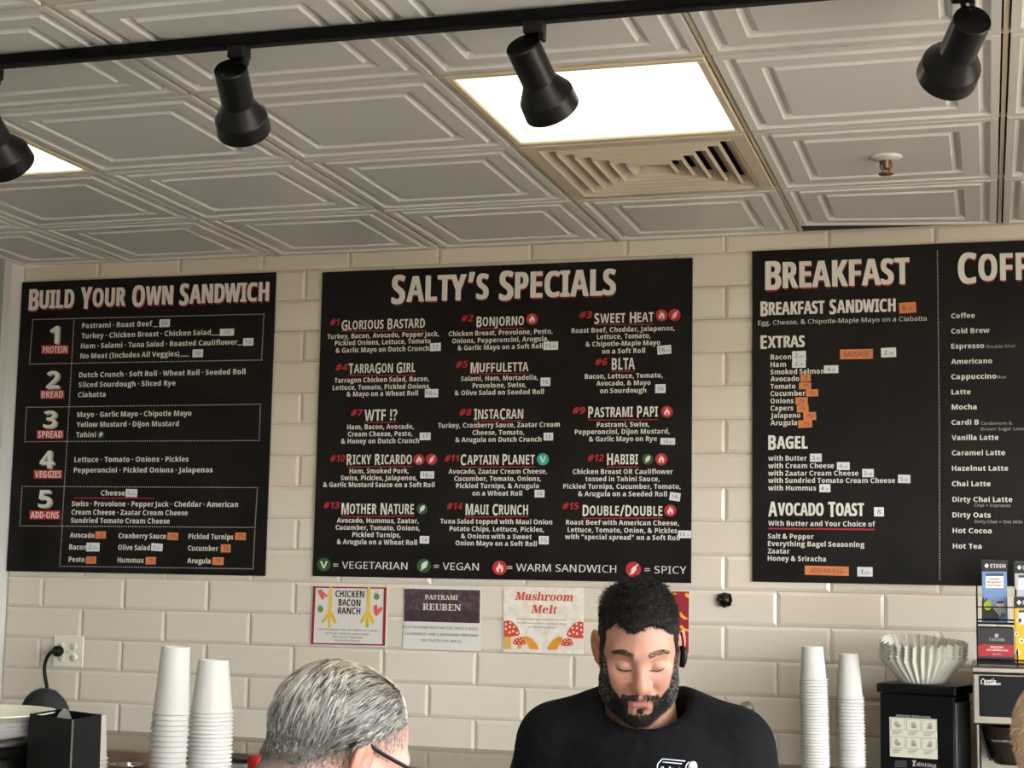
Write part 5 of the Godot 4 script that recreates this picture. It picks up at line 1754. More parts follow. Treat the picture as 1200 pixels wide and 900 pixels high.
# ---------------------------------------------------------------- the head, face towards +z, origin between the ears
func head_bones() -> Array:
	var b := [
		ell(Vector3(0, 0.038, -0.014), Vector3(0.0775, 0.082, 0.098), 0.02),
		ell(Vector3(0, -0.030, 0.012), Vector3(0.0715, 0.096, 0.083), 0.03),
		ell(Vector3(0, -0.076, 0.012), Vector3(0.0745, 0.058, 0.074), 0.025),
		cap(Vector3(0, -0.112, 0.066), Vector3(0, -0.112, 0.066), 0.022, 0.022, 0.03),
		cap(Vector3(0, -0.085, -0.030), Vector3(0, -0.210, -0.062), 0.060, 0.068, 0.03),
		cap(Vector3(0, -0.040, -0.058), Vector3(0, -0.140, -0.072), 0.048, 0.052, 0.03)]
	for s in [-1.0, 1.0]:
		b.append(cap(Vector3(s * 0.012, 0.024, 0.086), Vector3(s * 0.046, 0.023, 0.069), 0.0095, 0.0090, 0.016))
		b.append(cap(Vector3(s * 0.047, -0.024, 0.058), Vector3(s * 0.040, -0.034, 0.066), 0.022, 0.020, 0.025))
	for s in [-1.0, 1.0]:
		b.append(cap(Vector3(s * 0.031, 0.000, 0.109), Vector3(s * 0.036, 0.000, 0.104), 0.017, 0.017, 0.016, true))
	for s in [-1.0, 1.0]:
		b.append(ell(Vector3(s * 0.0315, -0.001, 0.0745), Vector3(0.0170, 0.0125, 0.0150), 0.003))
	for s in [-1.0, 1.0]:   # crease above the lid and the soft edge below the eye
		b.append(cap(Vector3(s * 0.0180, 0.0085, 0.0905), Vector3(s * 0.0315, 0.0125, 0.0905), 0.0016, 0.0016, 0.004, true))
		b.append(cap(Vector3(s * 0.0315, 0.0125, 0.0905), Vector3(s * 0.0470, 0.0070, 0.0810), 0.0016, 0.0016, 0.004, true))
		b.append(cap(Vector3(s * 0.0190, -0.0125, 0.0840), Vector3(s * 0.0440, -0.0120, 0.0780), 0.0022, 0.0022, 0.006))
	b.append(cap(Vector3(0, 0.014, 0.086), Vector3(0, -0.028, 0.106), 0.0080, 0.0110, 0.014))
	b.append(cap(Vector3(0, -0.034, 0.109), Vector3(0, -0.036, 0.110), 0.0130, 0.0130, 0.010))
	for s in [-1.0, 1.0]:
		b.append(cap(Vector3(s * 0.0145, -0.039, 0.098), Vector3(s * 0.0130, -0.040, 0.102), 0.0088, 0.0082, 0.007))
		b.append(cap(Vector3(s * 0.0070, -0.0490, 0.106), Vector3(s * 0.0080, -0.0490, 0.101), 0.0036, 0.0032, 0.004, true))
		# fold from the nose to the corner of the mouth
		b.append(cap(Vector3(s * 0.024, -0.040, 0.097), Vector3(s * 0.036, -0.066, 0.088), 0.0022, 0.0022, 0.010, true))
	b.append(ell(Vector3(0, -0.072, 0.076), Vector3(0.034, 0.024, 0.020), 0.016))
	for s in [-1.0, 1.0]:
		b.append(cap(Vector3(s * 0.004, -0.0655, 0.0965), Vector3(s * 0.022, -0.0715, 0.0885), 0.0052, 0.0030, 0.005))
	b.append(cap(Vector3(-0.012, -0.0800, 0.0930), Vector3(0.012, -0.0800, 0.0930), 0.0064, 0.0064, 0.006))
	b.append(cap(Vector3(-0.013, -0.0728, 0.1000), Vector3(0.013, -0.0728, 0.1000), 0.0022, 0.0022, 0.003, true))
	b.append(cap(Vector3(0, -0.0945, 0.0960), Vector3(0, -0.0945, 0.0960), 0.0065, 0.0065, 0.012, true))
	for s in [-1.0, 1.0]:
		var tilt := Basis(Vector3.UP, s * -0.42) * Basis(Vector3.RIGHT, -0.12)
		b.append(ell(Vector3(s * 0.0850, -0.004, -0.014), Vector3(0.0075, 0.032, 0.0205), 0.006, false, tilt))
		b.append(cap(Vector3(s * 0.0790, -0.031, -0.004), Vector3(s * 0.0770, -0.035, -0.002), 0.0085, 0.0080, 0.008))
		b.append(ell(Vector3(s * 0.0925, -0.001, -0.008), Vector3(0.0065, 0.0215, 0.0125), 0.004, true, tilt))
		b.append(cap(Vector3(s * 0.0850, -0.012, -0.002), Vector3(s * 0.0850, -0.004, -0.009), 0.0045, 0.0040, 0.004))
	return b

func hand_bones() -> Array:   # a right hand, palm towards +z, fingers along -y, thumb at -x
	var b := [ell(Vector3(0, -0.045, 0), Vector3(0.042, 0.052, 0.016), 0.012), cap(Vector3(0, 0.02, 0), Vector3(0, -0.02, 0), 0.026, 0.030, 0.02)]
	var f := [[-0.030, 0.072, 0.0085], [-0.010, 0.082, 0.0090], [0.011, 0.076, 0.0085], [0.030, 0.060, 0.0078]]
	for e in f:
		var o := Vector3(e[0], -0.085, 0.002)
		var m := o + Vector3(e[0] * 0.10, -e[1] * 0.48, 0.010)
		var t := m + Vector3(0, -e[1] * 0.42, 0.022)
		b.append(cap(Vector3(e[0] * 0.9, -0.06, 0), o, 0.0105, e[2] + 0.001, 0.006))
		b.append(cap(o, m, e[2] + 0.001, e[2], 0.003))
		b.append(cap(m, t, e[2], e[2] - 0.0018, 0.003))
	b.append(cap(Vector3(-0.026, -0.030, 0.006), Vector3(-0.052, -0.058, 0.018), 0.0145, 0.0110, 0.010))
	b.append(cap(Vector3(-0.052, -0.058, 0.018), Vector3(-0.058, -0.088, 0.026), 0.0105, 0.0085, 0.004))
	return b

func skin_at(tone: Color, flush: Color, lips: Color, stubble: Callable) -> Callable:
	var n := FastNoiseLite.new()
	n.seed = 12
	n.frequency = 60.0
	return func(p: Vector3, _nr: Vector3) -> Color:
		var c := tone
		var red := 0.0
		red = maxf(red, 1.0 - p.distance_to(Vector3(0, -0.036, 0.108)) / 0.030)
		red = maxf(red, 0.8 - absf(absf(p.x) - 0.046) / 0.03 - absf(p.y + 0.024) / 0.04 if p.z > 0.03 else 0.0)
		if absf(p.x) > 0.080 and p.y < 0.04 and p.y > -0.05: red = 1.3
		c = c.lerp(flush, clampf(red, 0, 1.3) * 0.7)
		if p.z > 0.086 and p.y < -0.0615 and p.y > -0.0875 and absf(p.x) < 0.0235 - absf(p.y + 0.0735) * 0.55: c = lips
		var dark: float = stubble.call(p)
		c = c.lerp(Color(0.030, 0.024, 0.020), dark)
		return c * (1.0 + n.get_noise_3dv(p) * 0.06)

# the part of a head that carries hair, lifted off the skull
func hair_cap(g: Array, thick: Callable, bumps: float) -> Array:
	var n := FastNoiseLite.new()
	n.seed = 3
	n.frequency = 55.0
	var keep := {}
	var P := PackedVector3Array()
	var N := PackedVector3Array()
	for i in g[0].size():
		var h: float = thick.call(g[0][i])
		if h > 0.0:
			keep[i] = P.size()
			P.append(g[0][i] + g[1][i] * h * (1.0 + n.get_noise_3dv(g[0][i]) * bumps))
			N.append(g[1][i])
	var I := PackedInt32Array()
	for t in range(0, g[2].size(), 3):
		if keep.has(g[2][t]) and keep.has(g[2][t + 1]) and keep.has(g[2][t + 2]):
			I.append_array([keep[g[2][t]], keep[g[2][t + 1]], keep[g[2][t + 2]]])
	var nn := PackedVector3Array()
	nn.resize(P.size())
	for t in range(0, I.size(), 3):
		var f := (P[I[t + 2]] - P[I[t]]).cross(P[I[t + 1]] - P[I[t]])
		for e in 3: nn[I[t + e]] += f
	for i in nn.size(): nn[i] = nn[i].normalized() if nn[i].length() > 0.0 else N[i]
	return [P, nn, I]

# hairs rooted on a net: way(p, n) gives [direction, bend, width, colour] or an empty array
func hairs(g: Array, count: int, way: Callable, t: Transform3D, sd: int, segs := 3) -> ArrayMesh:
	var r := RandomNumberGenerator.new()
	r.seed = sd
	var st := st_new()
	for i in count:
		var k: int = (r.randi() % (g[2].size() / 3)) * 3
		var u := r.randf()
		var v := r.randf() * (1.0 - u)
		var p: Vector3 = g[0][g[2][k]] * (1.0 - u - v) + g[0][g[2][k + 1]] * u + g[0][g[2][k + 2]] * v
		var n: Vector3 = g[1][g[2][k]]
		var w: Array = way.call(p, n, r)
		if w.is_empty(): continue
		st.set_color(w[3])
		strand(st, t * p, t.basis * w[0], t.basis * w[1], w[2], segs)
	return done(st)

func look(origin: Vector3, forward: Vector3, roll := 0.0) -> Transform3D:
	var z := forward.normalized()
	var x := Vector3.UP.cross(z).normalized()
	return Transform3D(Basis(x, z.cross(x), z) * Basis(Vector3.BACK, roll), origin)

# bones of a clothed figure in its own frame: feet at the origin, front towards +z
func figure(sh: float, wide: float, hands: Array) -> Dictionary:
	var hip := sh - 0.46
	var shirt := [
		cap(Vector3(-wide * 0.80, sh, -0.01), Vector3(wide * 0.80, sh, -0.01), 0.072, 0.072, 0.03),
		cap(Vector3(-0.06, sh + 0.052, -0.045), Vector3(0.06, sh + 0.052, -0.045), 0.056, 0.056, 0.06),
		ell(Vector3(0, sh - 0.10, 0.005), Vector3(wide + 0.01, 0.19, 0.128), 0.05),
		ell(Vector3(0, sh - 0.30, 0.025), Vector3(wide * 0.95, 0.22, 0.150), 0.06),
		cap(Vector3(0, hip + 0.06, 0.0), Vector3(0, hip, 0.0), 0.150, 0.155, 0.05)]
	var skin := [cap(Vector3(0, sh + 0.12, 0.0), Vector3(0, sh - 0.02, -0.03), 0.055, 0.075, 0.03)]
	for i in 2:
		var s := -1.0 if i == 0 else 1.0
		var s0 := Vector3(s * wide * 0.92, sh - 0.005, -0.01)
		var el := Vector3(s * (wide + 0.055), sh - 0.275, 0.045)
		var h: Vector3 = hands[i]
		shirt.append(cap(s0, s0.lerp(el, 0.72), 0.066, 0.066, 0.03))
		shirt.append(cap(Vector3(s * 0.055, sh + 0.066, -0.030), Vector3(s * wide * 0.85, sh + 0.012, -0.010), 0.050, 0.066, 0.04))
		skin.append(cap(s0.lerp(el, 0.5), el, 0.047, 0.041, 0.02))
		skin.append(cap(el, h, 0.041, 0.028, 0.015))
	var legs := [cap(Vector3(0, hip + 0.05, 0.0), Vector3(0, hip - 0.02, 0.0), 0.145, 0.150, 0.05)]
	for s in [-1.0, 1.0]:
		legs.append(cap(Vector3(s * 0.085, hip - 0.03, 0), Vector3(s * 0.10, hip * 0.52, 0.012), 0.092, 0.066, 0.03))
		legs.append(cap(Vector3(s * 0.10, hip * 0.52, 0.012), Vector3(s * 0.105, 0.085, -0.01), 0.062, 0.052, 0.02))
	return {"shirt": shirt, "skin": skin, "legs": legs}

func shoes(parent: Node3D, t: Transform3D, m: Material) -> void:
	for s in [-1.0, 1.0]:
		var g := net([ell(Vector3(s * 0.11, 0.045, 0.04), Vector3(0.048, 0.044, 0.135), 0.01), cap(Vector3(s * 0.105, 0.10, -0.03), Vector3(s * 0.105, 0.05, -0.03), 0.052, 0.05, 0.03), cap(Vector3(s * 0.11, -0.2, 0), Vector3(s * 0.11, -0.2, 0), 0.2, 0.2, 0.001, true)], Vector3(s * 0.11 - 0.08, -0.01, -0.13), Vector3(s * 0.11 + 0.08, 0.18, 0.2), 0.012)
		part(parent, "shoe", join([[g, t, Color.WHITE]]), m)

var head_net: Array
var hand_net: Array

func build_people() -> void:
	head_net = net(head_bones(), Vector3(-0.108, -0.20, -0.125), Vector3(0.108, 0.145, 0.135), 0.0026)
	hand_net = net(hand_bones(), Vector3(-0.085, -0.20, -0.04), Vector3(0.06, 0.06, 0.075), 0.0045)
	build_server()
	build_grey_customer()
	build_sandy_customer()

func dress(t: Node3D, frame: Transform3D, fig: Dictionary, hands: Array, hand_turn: Array, head: Transform3D, skin: Callable, arm: Color, shirt_m: Material, leg_m: Material, sh: float, cell: float) -> MeshInstance3D:
	var list := [[head_net, head, skin]]
	list.append([net(fig.skin, Vector3(-0.42, sh - 0.55, -0.16), Vector3(0.42, sh + 0.18, 0.50), 0.013), frame, arm])
	for i in 2:
		var flip := Basis.from_scale(Vector3(-1, 1, 1)) if i == 1 else Basis.IDENTITY
		list.append([hand_net, frame * Transform3D(hand_turn[i] * flip, hands[i]), arm])
	var sk := vmat(0.50, 0.0, 0.45)
	sk.subsurf_scatter_enabled = true
	sk.subsurf_scatter_strength = 0.08
	var body := part(t, "body", join(list), sk)
	part(t, "shirt", join([[net(fig.shirt, Vector3(-0.40, sh - 0.66, -0.22), Vector3(0.40, sh + 0.18, 0.24), cell), frame, Color.WHITE]]), shirt_m)
	part(t, "trousers", join([[net(fig.legs, Vector3(-0.24, 0.02, -0.18), Vector3(0.24, sh - 0.20, 0.2), 0.02), frame, Color.WHITE]]), leg_m)
	shoes(t, frame, M.black_plastic)
	return body

# ---------------------------------------------------------------- the bearded man behind the counter
func build_server() -> void:
	var hc := deep(748.5, 757, 3.12)
	var to_eye := EYE - hc
	to_eye.y = 0
	var fwd := to_eye.normalized()
	var head := look(hc, Basis(fwd.cross(Vector3.UP).normalized(), deg_to_rad(-25.0)) * fwd.rotated(Vector3.UP, 0.05), 0.02)
	head.basis = head.basis.scaled(Vector3.ONE * 0.975)
	var bf := fwd.rotated(Vector3.UP, -0.04)
	var base := hc - bf * 0.085 + bf.cross(Vector3.UP) * -0.010
	base.y = 0
	var frame := look(base, bf)
	var sh := 1.297
	var t := thing("person", "bearded man with short black hair and black t-shirt, looking down behind the counter", "person", base)
	t.rotation.y = atan2(bf.x, bf.z)
	var hands := [Vector3(-0.16, 0.985, 0.33), Vector3(0.16, 0.985, 0.33)]
	var flat := Basis(Vector3.RIGHT, -PI / 2 + 0.15)
	var fig := figure(sh, 0.205, hands)
	# crew neck: the shirt is open round the neck
	var open: Array = fig.shirt.duplicate()
	open.append(cap(Vector3(0, sh + 0.22, 0.050), Vector3(0, sh + 0.085, 0.010), 0.120, 0.085, 0.012, true))
	fig.shirt = open
	var stub := func(p: Vector3) -> float: return beard_at(p) * 0.78 + scalp_at(p) * 0.9
	var skin := skin_at(Color(0.40, 0.198, 0.135), Color(0.40, 0.150, 0.100), Color(0.31, 0.12, 0.10), stub)
	var cloth := bump(mat(Color(0.042, 0.042, 0.047), 0.85, 0.0, 0.25), noise_tex(0.02, Color.BLACK, Color.WHITE, 256, 21, 3), 0.35, 5.0)
	cloth.rim_enabled = true
	cloth.rim = 0.04
	dress(t, frame, fig, hands, [flat, flat], head, skin, Color(0.40, 0.198, 0.135), cloth, mat(Color(0.10, 0.10, 0.12), 0.8), sh, 0.009)
	# hair
	var thick := func(p: Vector3) -> float:
		var s := scalp_at(p)
		if s <= 0.0: return 0.0
		var up := clampf((p.y - 0.045) / 0.05, 0.0, 1.0)
		return lerpf(0.002, 0.009, up * up * (3.0 - 2.0 * up)) * clampf(s * 2.0, 0.15, 1.0)
	var hc_net := hair_cap(head_net, thick, 0.35)
	var hm := vmat(0.62, 0.0, 0.3)
	var hair := part(t, "hair", join([[hc_net, head, Color(0.012, 0.010, 0.009)]]), hm)
	part(hair, "hair_strands", hairs(hc_net, 7000, func(p: Vector3, n: Vector3, r: RandomNumberGenerator) -> Array:
		var up := clampf((p.y - 0.045) / 0.05, 0.0, 1.0)
		var l := lerpf(0.0035, 0.019, up * up) * r.randf_range(0.6, 1.2)
		var d := n * lerpf(0.18, 0.45, up) + Vector3(r.randfn() * 0.35 + 0.3 * sin(p.z * 60.0), lerpf(-0.7, 0.15, up), lerpf(-0.2, 0.55, up) + r.randfn() * 0.3)
		var g := r.randf_range(0.007, 0.022)
		return [d.normalized() * l, Vector3(0, -0.25, 0.1) * l, 0.0009, Color(g, g * 0.86, g * 0.78)], head, 31), hm).set_meta("kind", "stuff")
	# beard and moustache
	var bm := vmat(0.8, 0.0, 0.2)
	part(t, "beard", hairs(head_net, 60000, func(p: Vector3, n: Vector3, r: RandomNumberGenerator) -> Array:
		var b := beard_at(p)
		if r.randf() > b * 0.95: return []
		var chin := clampf((-0.075 - p.y) / 0.03, 0.0, 1.0)
		var l := lerpf(0.006, 0.010, chin) * r.randf_range(0.6, 1.2)
		if p.y > -0.066 and absf(p.x) < 0.04: l = 0.0045
		var d := n * 0.62 + Vector3(p.x * 5.0 + r.randfn() * 0.22, -0.72 + r.randfn() * 0.15, 0.10)
		var g := r.randf_range(0.007, 0.020)
		var grey := clampf((absf(p.x) - 0.048) / 0.02, 0.0, 1.0) * clampf((p.y + 0.13) / 0.03, 0, 1)
		if r.randf() < 0.30 * grey: g = r.randf_range(0.08, 0.26)
		return [d.normalized() * l, Vector3(0, -0.2, 0) * l, 0.0007, Color(g, g * 0.90, g * 0.82)], head, 32, 2), bm).set_meta("kind", "stuff")
	part(t, "eyebrows", hairs(head_net, 90000, func(p: Vector3, n: Vector3, r: RandomNumberGenerator) -> Array:
		var ax := absf(p.x)
		if p.z < 0.05 or ax < 0.012 or ax > 0.053: return []
		var mid := 0.0265 + 0.004 * sin((ax - 0.012) / 0.041 * PI)
		if absf(p.y - mid) > 0.0048 * (1.0 - 0.5 * clampf((ax - 0.035) / 0.018, 0, 1)): return []
		var g := r.randf_range(0.012, 0.030)
		return [(n * 0.35 + Vector3(signf(p.x) * 0.8, 0.25 - (ax - 0.012) * 12.0, 0)).normalized() * 0.007, Vector3.ZERO, 0.0005, Color(g, g * 0.8, g * 0.7)], head, 33, 2), bm).set_meta("kind", "stuff")
	# lowered lids: one dark line for the lashes and the shadow under them
	for s in [-1.0, 1.0]:
		var arc := []
		for i in 9:
			var u := (i - 4) / 4.0
			var x: float = s * 0.0315 + u * 0.0155
			var y := -0.0060 - 0.0030 * (1.0 - u * u)
			arc.append(head * Vector3(x, y, face_z(x, y) + 0.0003))
		part(t, "lash_shade_line", tube_mesh(arc, [0.0007, 0.0013, 0.0017, 0.0019, 0.0019, 0.0019, 0.0017, 0.0013, 0.0007], 6), mat(Color(0.10, 0.075, 0.065), 0.6))
	build_emblem(t, frame, fig.shirt)
	# hands-free earpiece in the ear towards the street
	var ep := head * Vector3(0.086, -0.010, 0.008)
	var e := thing("earpiece", "small black hands-free earpiece in the bearded man's ear", "earpiece", ep)
	part(e, "earbud", tube_mesh([head * Vector3(0.0845, 0.006, 0.010), head * Vector3(0.090, -0.006, 0.014), head * Vector3(0.088, -0.022, 0.020), head * Vector3(0.084, -0.034, 0.026)], [0.0045, 0.0075, 0.0070, 0.0050], 12), M.black_plastic)
	part(e, "ear_hook", tube_mesh([head * Vector3(0.088, -0.004, 0.010), head * Vector3(0.087, 0.018, 0.010), head * Vector3(0.084, 0.030, 0.000)], 0.0022, 8), M.black_plastic)

func face_z(x: float, y: float) -> float:   # how far the face stands out at a place
	var bones := head_bones()
	var z := 0.135
	for i in 40:
		var e := field(Vector3(x, y, z), bones)
		z -= e * 0.7
		if absf(e) < 0.0002: break
	return z

func scalp_at(p: Vector3) -> float:   # where the black hair grows, softened at its edge
	var line: float
	if p.z > 0.030:
		line = 0.074 - maxf(0.0, absf(p.x) - 0.045) * 1.1 + 0.006 * sin(p.x * 90.0)
	elif p.z > -0.002:
		line = lerpf(0.030, 0.060, clampf((p.z + 0.002) / 0.032, 0, 1))
		if p.z > 0.008 and absf(p.x) > 0.066: line = -0.012
	else:
		line = lerpf(-0.045, 0.026, clampf((p.z + 0.06) / 0.058, 0, 1))
		if absf(p.x) > 0.080: return 0.0
	if p.z > 0.030 and absf(p.x) > 0.066: line = minf(line, lerpf(-0.010, 0.05, clampf((p.z - 0.030) / 0.016, 0, 1)))
	return clampf((p.y - line) / 0.010 + 0.3, 0.0, 1.0)

func beard_at(p: Vector3) -> float:
	var ax := absf(p.x)
	if p.z < -0.002 or p.y > 0.004: return 0.0
	if ax > 0.079: return 0.0
	var v := 0.0
	# cheeks and jaw below a slanting line from the sideburn to the corner of the mouth
	var edge := lerpf(-0.078, -0.046, clampf((ax - 0.030) / 0.026, 0, 1))
	if ax > 0.056: edge = lerpf(-0.046, 0.004, clampf((ax - 0.056) / 0.010, 0, 1))
	v = clampf((edge - p.y) / 0.008, 0.0, 1.0)
	if p.y < -0.128 and p.z < 0.03: v *= clampf((p.y + 0.145) / 0.017, 0, 1)
	if p.z < 0.012: v *= clampf((p.z + 0.002) / 0.014, 0, 1)
	# mouth, and the bare patches below the lip
	if ax < 0.030 and p.y > -0.100 and p.z > 0.06:
		v *= clampf((ax - 0.024) / 0.006, 0, 1)
	if ax < 0.007 and p.y < -0.090 and p.y > -0.104 and p.z > 0.06: v = 0.75
	if ax < 0.030 and p.y <= -0.100 and p.z > 0.06: v *= clampf((-0.100 - p.y) / 0.007, 0.0, 1.0)
	# moustache
	var my := -0.0585 - ax * 0.22
	if ax > 0.003 and ax < 0.036 and absf(p.y - my) < 0.0052 and p.z > 0.07: v = maxf(v, 0.9)
	if ax > 0.024 and ax < 0.037 and p.y < -0.060 and p.y > -0.105 and p.z > 0.06: v = maxf(v, 0.8)
	return v

# white emblem printed on the chest, laid on the cloth itself
func build_emblem(t: Node3D, frame: Transform3D, bones: Array) -> void:
	var inv := frame.affine_inverse()
	var ink := mat(Color(0.85, 0.86, 0.88), 0.7)
	var strokes := [
		[[770, 900], [771, 895], [776, 889.5], [779, 889.5], [803, 892.0]], [[776.5, 893.0], [799, 895.0]],
		[[807, 893.0], [804, 897], [803, 904]], [[810, 892.6], [807.5, 897], [806.5, 904]], [[770, 900], [770, 916], [776, 922], [806, 922]]]
	for s in strokes:
		var pts := []
		for k in s.size() - 1:
			for i in 4:
				var u := i / 4.0
				pts.append(on_cloth(lerpf(s[k][0], s[k + 1][0], u), lerpf(s[k][1], s[k + 1][1], u), inv, bones, frame))
		pts.append(on_cloth(s[-1][0], s[-1][1], inv, bones, frame))
		part(t, "emblem_line", tube_mesh(pts, 0.0011, 5), ink)
	var st := st_new()
	var c := on_cloth(813, 898, inv, bones, frame)
	var rim := []
	for i in 14:
		rim.append(on_cloth(813 + 4.2 * cos(TAU * i / 14), 898.5 + 6.5 * sin(TAU * i / 14), inv, bones, frame))
	for i in 14: face(st, [c, rim[i], rim[(i + 1) % 14]], frame.origin + Vector3(0, c.y, 0))
	part(t, "emblem_disc", done(st), ink)
	# lettering of the emblem, bent onto the cloth
	var tm := glyphs("Salty's", "serif")
	var b := tm.get_aabb()
	var arr := tm.surface_get_arrays(0)
	var v: PackedVector3Array = arr[Mesh.ARRAY_VERTEX]
	var ix = arr[Mesh.ARRAY_INDEX]
	st = st_new()
	var at := []
	for p in v:
		var u := (p - b.position) / b.size
		at.append(on_cloth(774 + 27 * u.x, 911.0 - 13.5 * u.y + 2.0 * u.x, inv, bones, frame))
	var list = ix if ix != null and ix.size() else PackedInt32Array(range(v.size()))
	for i in range(0, list.size() - 2, 3):
		face(st, [at[list[i]], at[list[i + 1]], at[list[i + 2]]], frame.origin + Vector3(0, 1.2, 0))
	part(t, "emblem_lettering", done(st), ink)

func on_cloth(px: float, py: float, inv: Transform3D, bones: Array, frame: Transform3D) -> Vector3:
	var r := ray(px, py).normalized()
	var d := 2.4
	for i in 40:
		var e := field(inv * (EYE + r * d), bones)
		d += e * 0.8
		if absf(e) < 0.0004: break
	return EYE + r * (d - 0.004)

# ---------------------------------------------------------------- the grey-haired customer, seen from behind
func build_grey_customer() -> void:
	var hc := deep(400, 887, 2.13)
	var right := eye_basis.x
	var away := -eye_basis.z
	right.y = 0; away.y = 0
	var f := (right.normalized() * cos(deg_to_rad(34.0)) + away.normalized() * sin(deg_to_rad(34.0))).normalized()
	var head := look(hc, Basis(f.cross(Vector3.UP).normalized(), deg_to_rad(-22.0)) * f, 0.0)
	head.basis = head.basis.scaled(Vector3.ONE * 0.95)
	var base := hc - f * 0.10
	base.y = 0
	var frame := look(base, f)
	var sh := hc.y - 0.27
	var t := thing("person", "grey haired man in black glasses seen from behind, facing the counter", "person", base)
	t.rotation.y = atan2(f.x, f.z)
	var hands := [Vector3(-0.24, sh - 0.50, 0.12), Vector3(0.24, sh - 0.50, 0.12)]
	var fig := figure(sh, 0.185, hands)
	var skin := skin_at(Color(0.47, 0.255, 0.190), Color(0.47, 0.145, 0.095), Color(0.42, 0.17, 0.14), func(p: Vector3) -> float: return clampf(1.0 - (grey_line(p) - p.y) / 0.030, 0.0, 1.0) * 0.45 if p.z < 0.055 and absf(p.x) < 0.079 else 0.0)
	dress(t, frame, fig, hands, [Basis(Vector3.UP, -PI / 2), Basis(Vector3.UP, PI / 2)], head, skin, Color(0.47, 0.255, 0.190), mat(Color(0.30, 0.34, 0.40), 0.85), mat(Color(0.16, 0.17, 0.20), 0.85), sh, 0.014)
	var thick := func(p: Vector3) -> float:
		var line := grey_line(p)
		if p.y < line: return 0.0
		return lerpf(0.0025, 0.006, clampf((p.y - line) / 0.05, 0, 1)) + 0.004 * clampf((-p.z - 0.02) / 0.04, 0.0, 1.0)
	var cap_net := hair_cap(head_net, thick, 0.18)
	var hm := vmat(0.45, 0.0, 0.45)
	var hair := part(t, "hair", join([[cap_net, head, Color(0.060, 0.052, 0.043)]]), hm)
	var tuft := FastNoiseLite.new()
	tuft.seed = 9
	tuft.frequency = 210.0
	part(hair, "hair_strands", hairs(cap_net, 8500, func(p: Vector3, n: Vector3, r: RandomNumberGenerator) -> Array:
		var line := grey_line(p)
		var up := clampf((p.y - line) / 0.06, 0.0, 1.0)
		# brushed from the parting back and down over the sides
		var d := Vector3(clampf(p.x / 0.04, -1.0, 1.0) * 0.35 * up, -0.55 - 0.4 * (1.0 - up), -0.75)
		if p.z < -0.06: d = Vector3(p.x * 2.0, -1.0, -0.1)
		var clump := tuft.get_noise_3d(p.x, p.y * 0.35 + p.z * 0.2, p.z * 0.6 - p.y * 0.5)
		var along := d - n * d.dot(n)
		if along.length() < 0.35 or p.z > 0.045: along = Vector3(clampf(p.x / 0.04, -1, 1) * 0.3, 0.8, -0.6) - n * Vector3(clampf(p.x / 0.04, -1, 1) * 0.3, 0.8, -0.6).dot(n)
		d = along.normalized() + n * lerpf(0.03, 0.08, up) * (1.0 + clump) + Vector3(r.randfn(), r.randfn(), r.randfn()) * 0.06
		var l := lerpf(0.008, 0.032, up) * r.randf_range(0.6, 1.15)
		var g := clampf(0.27 + clump * 0.75, 0.035, 0.58) * r.randf_range(0.7, 1.25)
		# sandy on the crown and dark towards the nape
		var warm := clampf((p.y - 0.095) / 0.03, 0, 1) * 0.25
		var back := clampf((-p.z - 0.02) / 0.05, 0, 1)
		var nape := back * clampf((0.070 - p.y) / 0.075, 0, 1)
		l *= lerpf(1.0, 0.40, nape)
		g *= lerpf(1.0, r.randf_range(0.15, 0.50), nape)
		# combed flat: no hair ends further off the head than the others
		d = d.normalized() * l
		var mid := Vector3(0, 0.038, -0.014)
		var off := ((p + d - mid) / Vector3(0.0935, 0.0985, 0.114)).length() / r.randf_range(0.985, 1.025)
		if p.y > 0.045 and off > 1.0: d = mid + (p + d - mid) / off - p
		return [d, (n * -(0.06 + 0.08 * back) + Vector3(0, -0.12, 0)) * l, 0.0011, Color(g, g * (0.93 - warm * 0.25), g * (0.84 - warm))], head, 41), hm).set_meta("kind", "stuff")
	part(hair, "nape_stubble", hairs(head_net, 120000, func(p: Vector3, n: Vector3, r: RandomNumberGenerator) -> Array:
		var line := grey_line(p)
		var below := (line - p.y) / 0.040
		if p.z > 0.060 or below < -0.2 or r.randf() > 0.95 - below: return []
		if absf(p.x) > 0.078 and p.z > -0.045 and p.y < 0.03: return []
		var g := r.randf_range(0.07, 0.26)
		return [(n * 0.30 + Vector3(0, -0.9, -0.25)).normalized() * 0.0050, Vector3.ZERO, 0.00035, Color(g, g * 0.88, g * 0.78)], head, 42, 1), hm).set_meta("kind", "stuff")
	# spectacles
	var g := thing("eyeglasses", "black rimmed glasses on the grey haired man, arm hooked over his ear", "glasses", head * Vector3(0, 0.0, 0.10))
	for s in [-1.0, 1.0]:
		part(g, "temple_arm", tube_mesh(arc_path([head * Vector3(s * 0.0700, 0.012, 0.098), head * Vector3(s * 0.0795, 0.014, 0.060), head * Vector3(s * 0.0850, 0.018, 0.010), head * Vector3(s * 0.0860, 0.022, -0.020), head * Vector3(s * 0.0840, 0.010, -0.040)], 4), 0.0028, 8), M.black_plastic)
		var rim := []
		for i in 21:
			var a := TAU * i / 20
			rim.append(head * Vector3(s * 0.036 + cos(a) * 0.027, 0.000 + sin(a) * 0.019, 0.104 - absf(cos(a) * 0.010 * (1.0 if s * cos(a) > 0 else 0.0))))
		part(g, "rim", tube_mesh(rim, 0.0020, 6), M.black_plastic)
		var lens := st_new()
		for i in 20: tri(lens, head * Vector3(s * 0.036, 0, 0.103), rim[i], rim[i + 1])
		var lm := mat(Color(0.95, 0.97, 0.97, 0.06), 0.02)
		lm.transparency = BaseMaterial3D.TRANSPARENCY_ALPHA
		part(g, "lens", done(lens), lm)
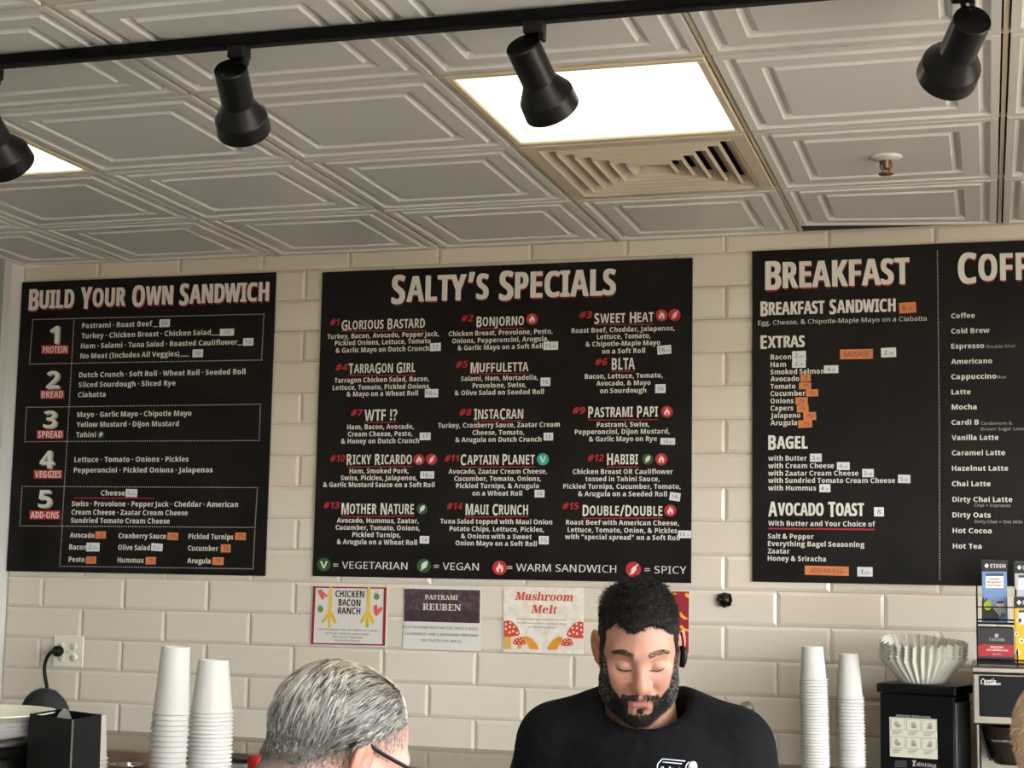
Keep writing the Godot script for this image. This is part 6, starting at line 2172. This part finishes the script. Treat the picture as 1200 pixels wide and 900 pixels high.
	part(g, "bridge", tube_mesh([head * Vector3(-0.010, 0.004, 0.105), head * Vector3(0, 0.007, 0.110), head * Vector3(0.010, 0.004, 0.105)], 0.0020, 6), M.black_plastic)

func grey_line(p: Vector3) -> float:   # lower edge of the longer grey hair
	if p.z > 0.055: return 0.080 - maxf(0.0, absf(p.x) - 0.03) * 0.4
	if p.z > 0.0: return lerpf(0.034, 0.072, clampf(p.z / 0.055, 0, 1))
	return lerpf(-0.036, 0.034, clampf((p.z + 0.085) / 0.085, 0, 1))

# ---------------------------------------------------------------- a third customer, only the edge of the head shows
func build_sandy_customer() -> void:
	var hc := deep(1292, 897, 2.02)
	var f := Vector3(0.75, 0, -0.66).normalized()
	var head := look(hc, f, 0.0)
	head.basis = head.basis.scaled(Vector3.ONE * 1.05)
	var base := hc - f * 0.05
	base.y = 0
	var frame := look(base, f)
	var sh := hc.y - 0.25
	var t := thing("person", "customer with close cropped sandy hair, only the edge of the head showing", "person", base)
	t.rotation.y = atan2(f.x, f.z)
	var hands := [Vector3(-0.24, sh - 0.50, 0.10), Vector3(0.24, sh - 0.50, 0.10)]
	var fig := figure(sh, 0.185, hands)
	var tone := Color(0.52, 0.33, 0.22)
	dress(t, frame, fig, hands, [Basis(Vector3.UP, -PI / 2), Basis(Vector3.UP, PI / 2)], head, skin_at(tone, tone, Color(0.42, 0.17, 0.14), func(p: Vector3) -> float: return 0.0), tone, mat(Color(0.62, 0.12, 0.12), 0.85), mat(Color(0.20, 0.20, 0.22), 0.85), sh, 0.016)
	var cap_net := hair_cap(head_net, func(p: Vector3) -> float: return 0.004 if p.y > lerpf(-0.06, 0.07, clampf((p.z + 0.07) / 0.13, 0, 1)) and absf(p.x) < 0.08 else 0.0, 0.1)
	var hm := vmat(0.6)
	var hair := part(t, "hair", join([[cap_net, head, Color(0.50, 0.35, 0.22)]]), hm)
	part(hair, "hair_strands", hairs(cap_net, 3500, func(p: Vector3, n: Vector3, r: RandomNumberGenerator) -> Array:
		var g := r.randf_range(0.36, 0.62)
		return [(n * 0.5 + Vector3(r.randfn() * 0.2, -0.7, -0.3)).normalized() * 0.0045, Vector3.ZERO, 0.0006, Color(g, g * 0.72, g * 0.45)], head, 51, 2), hm).set_meta("kind", "stuff")
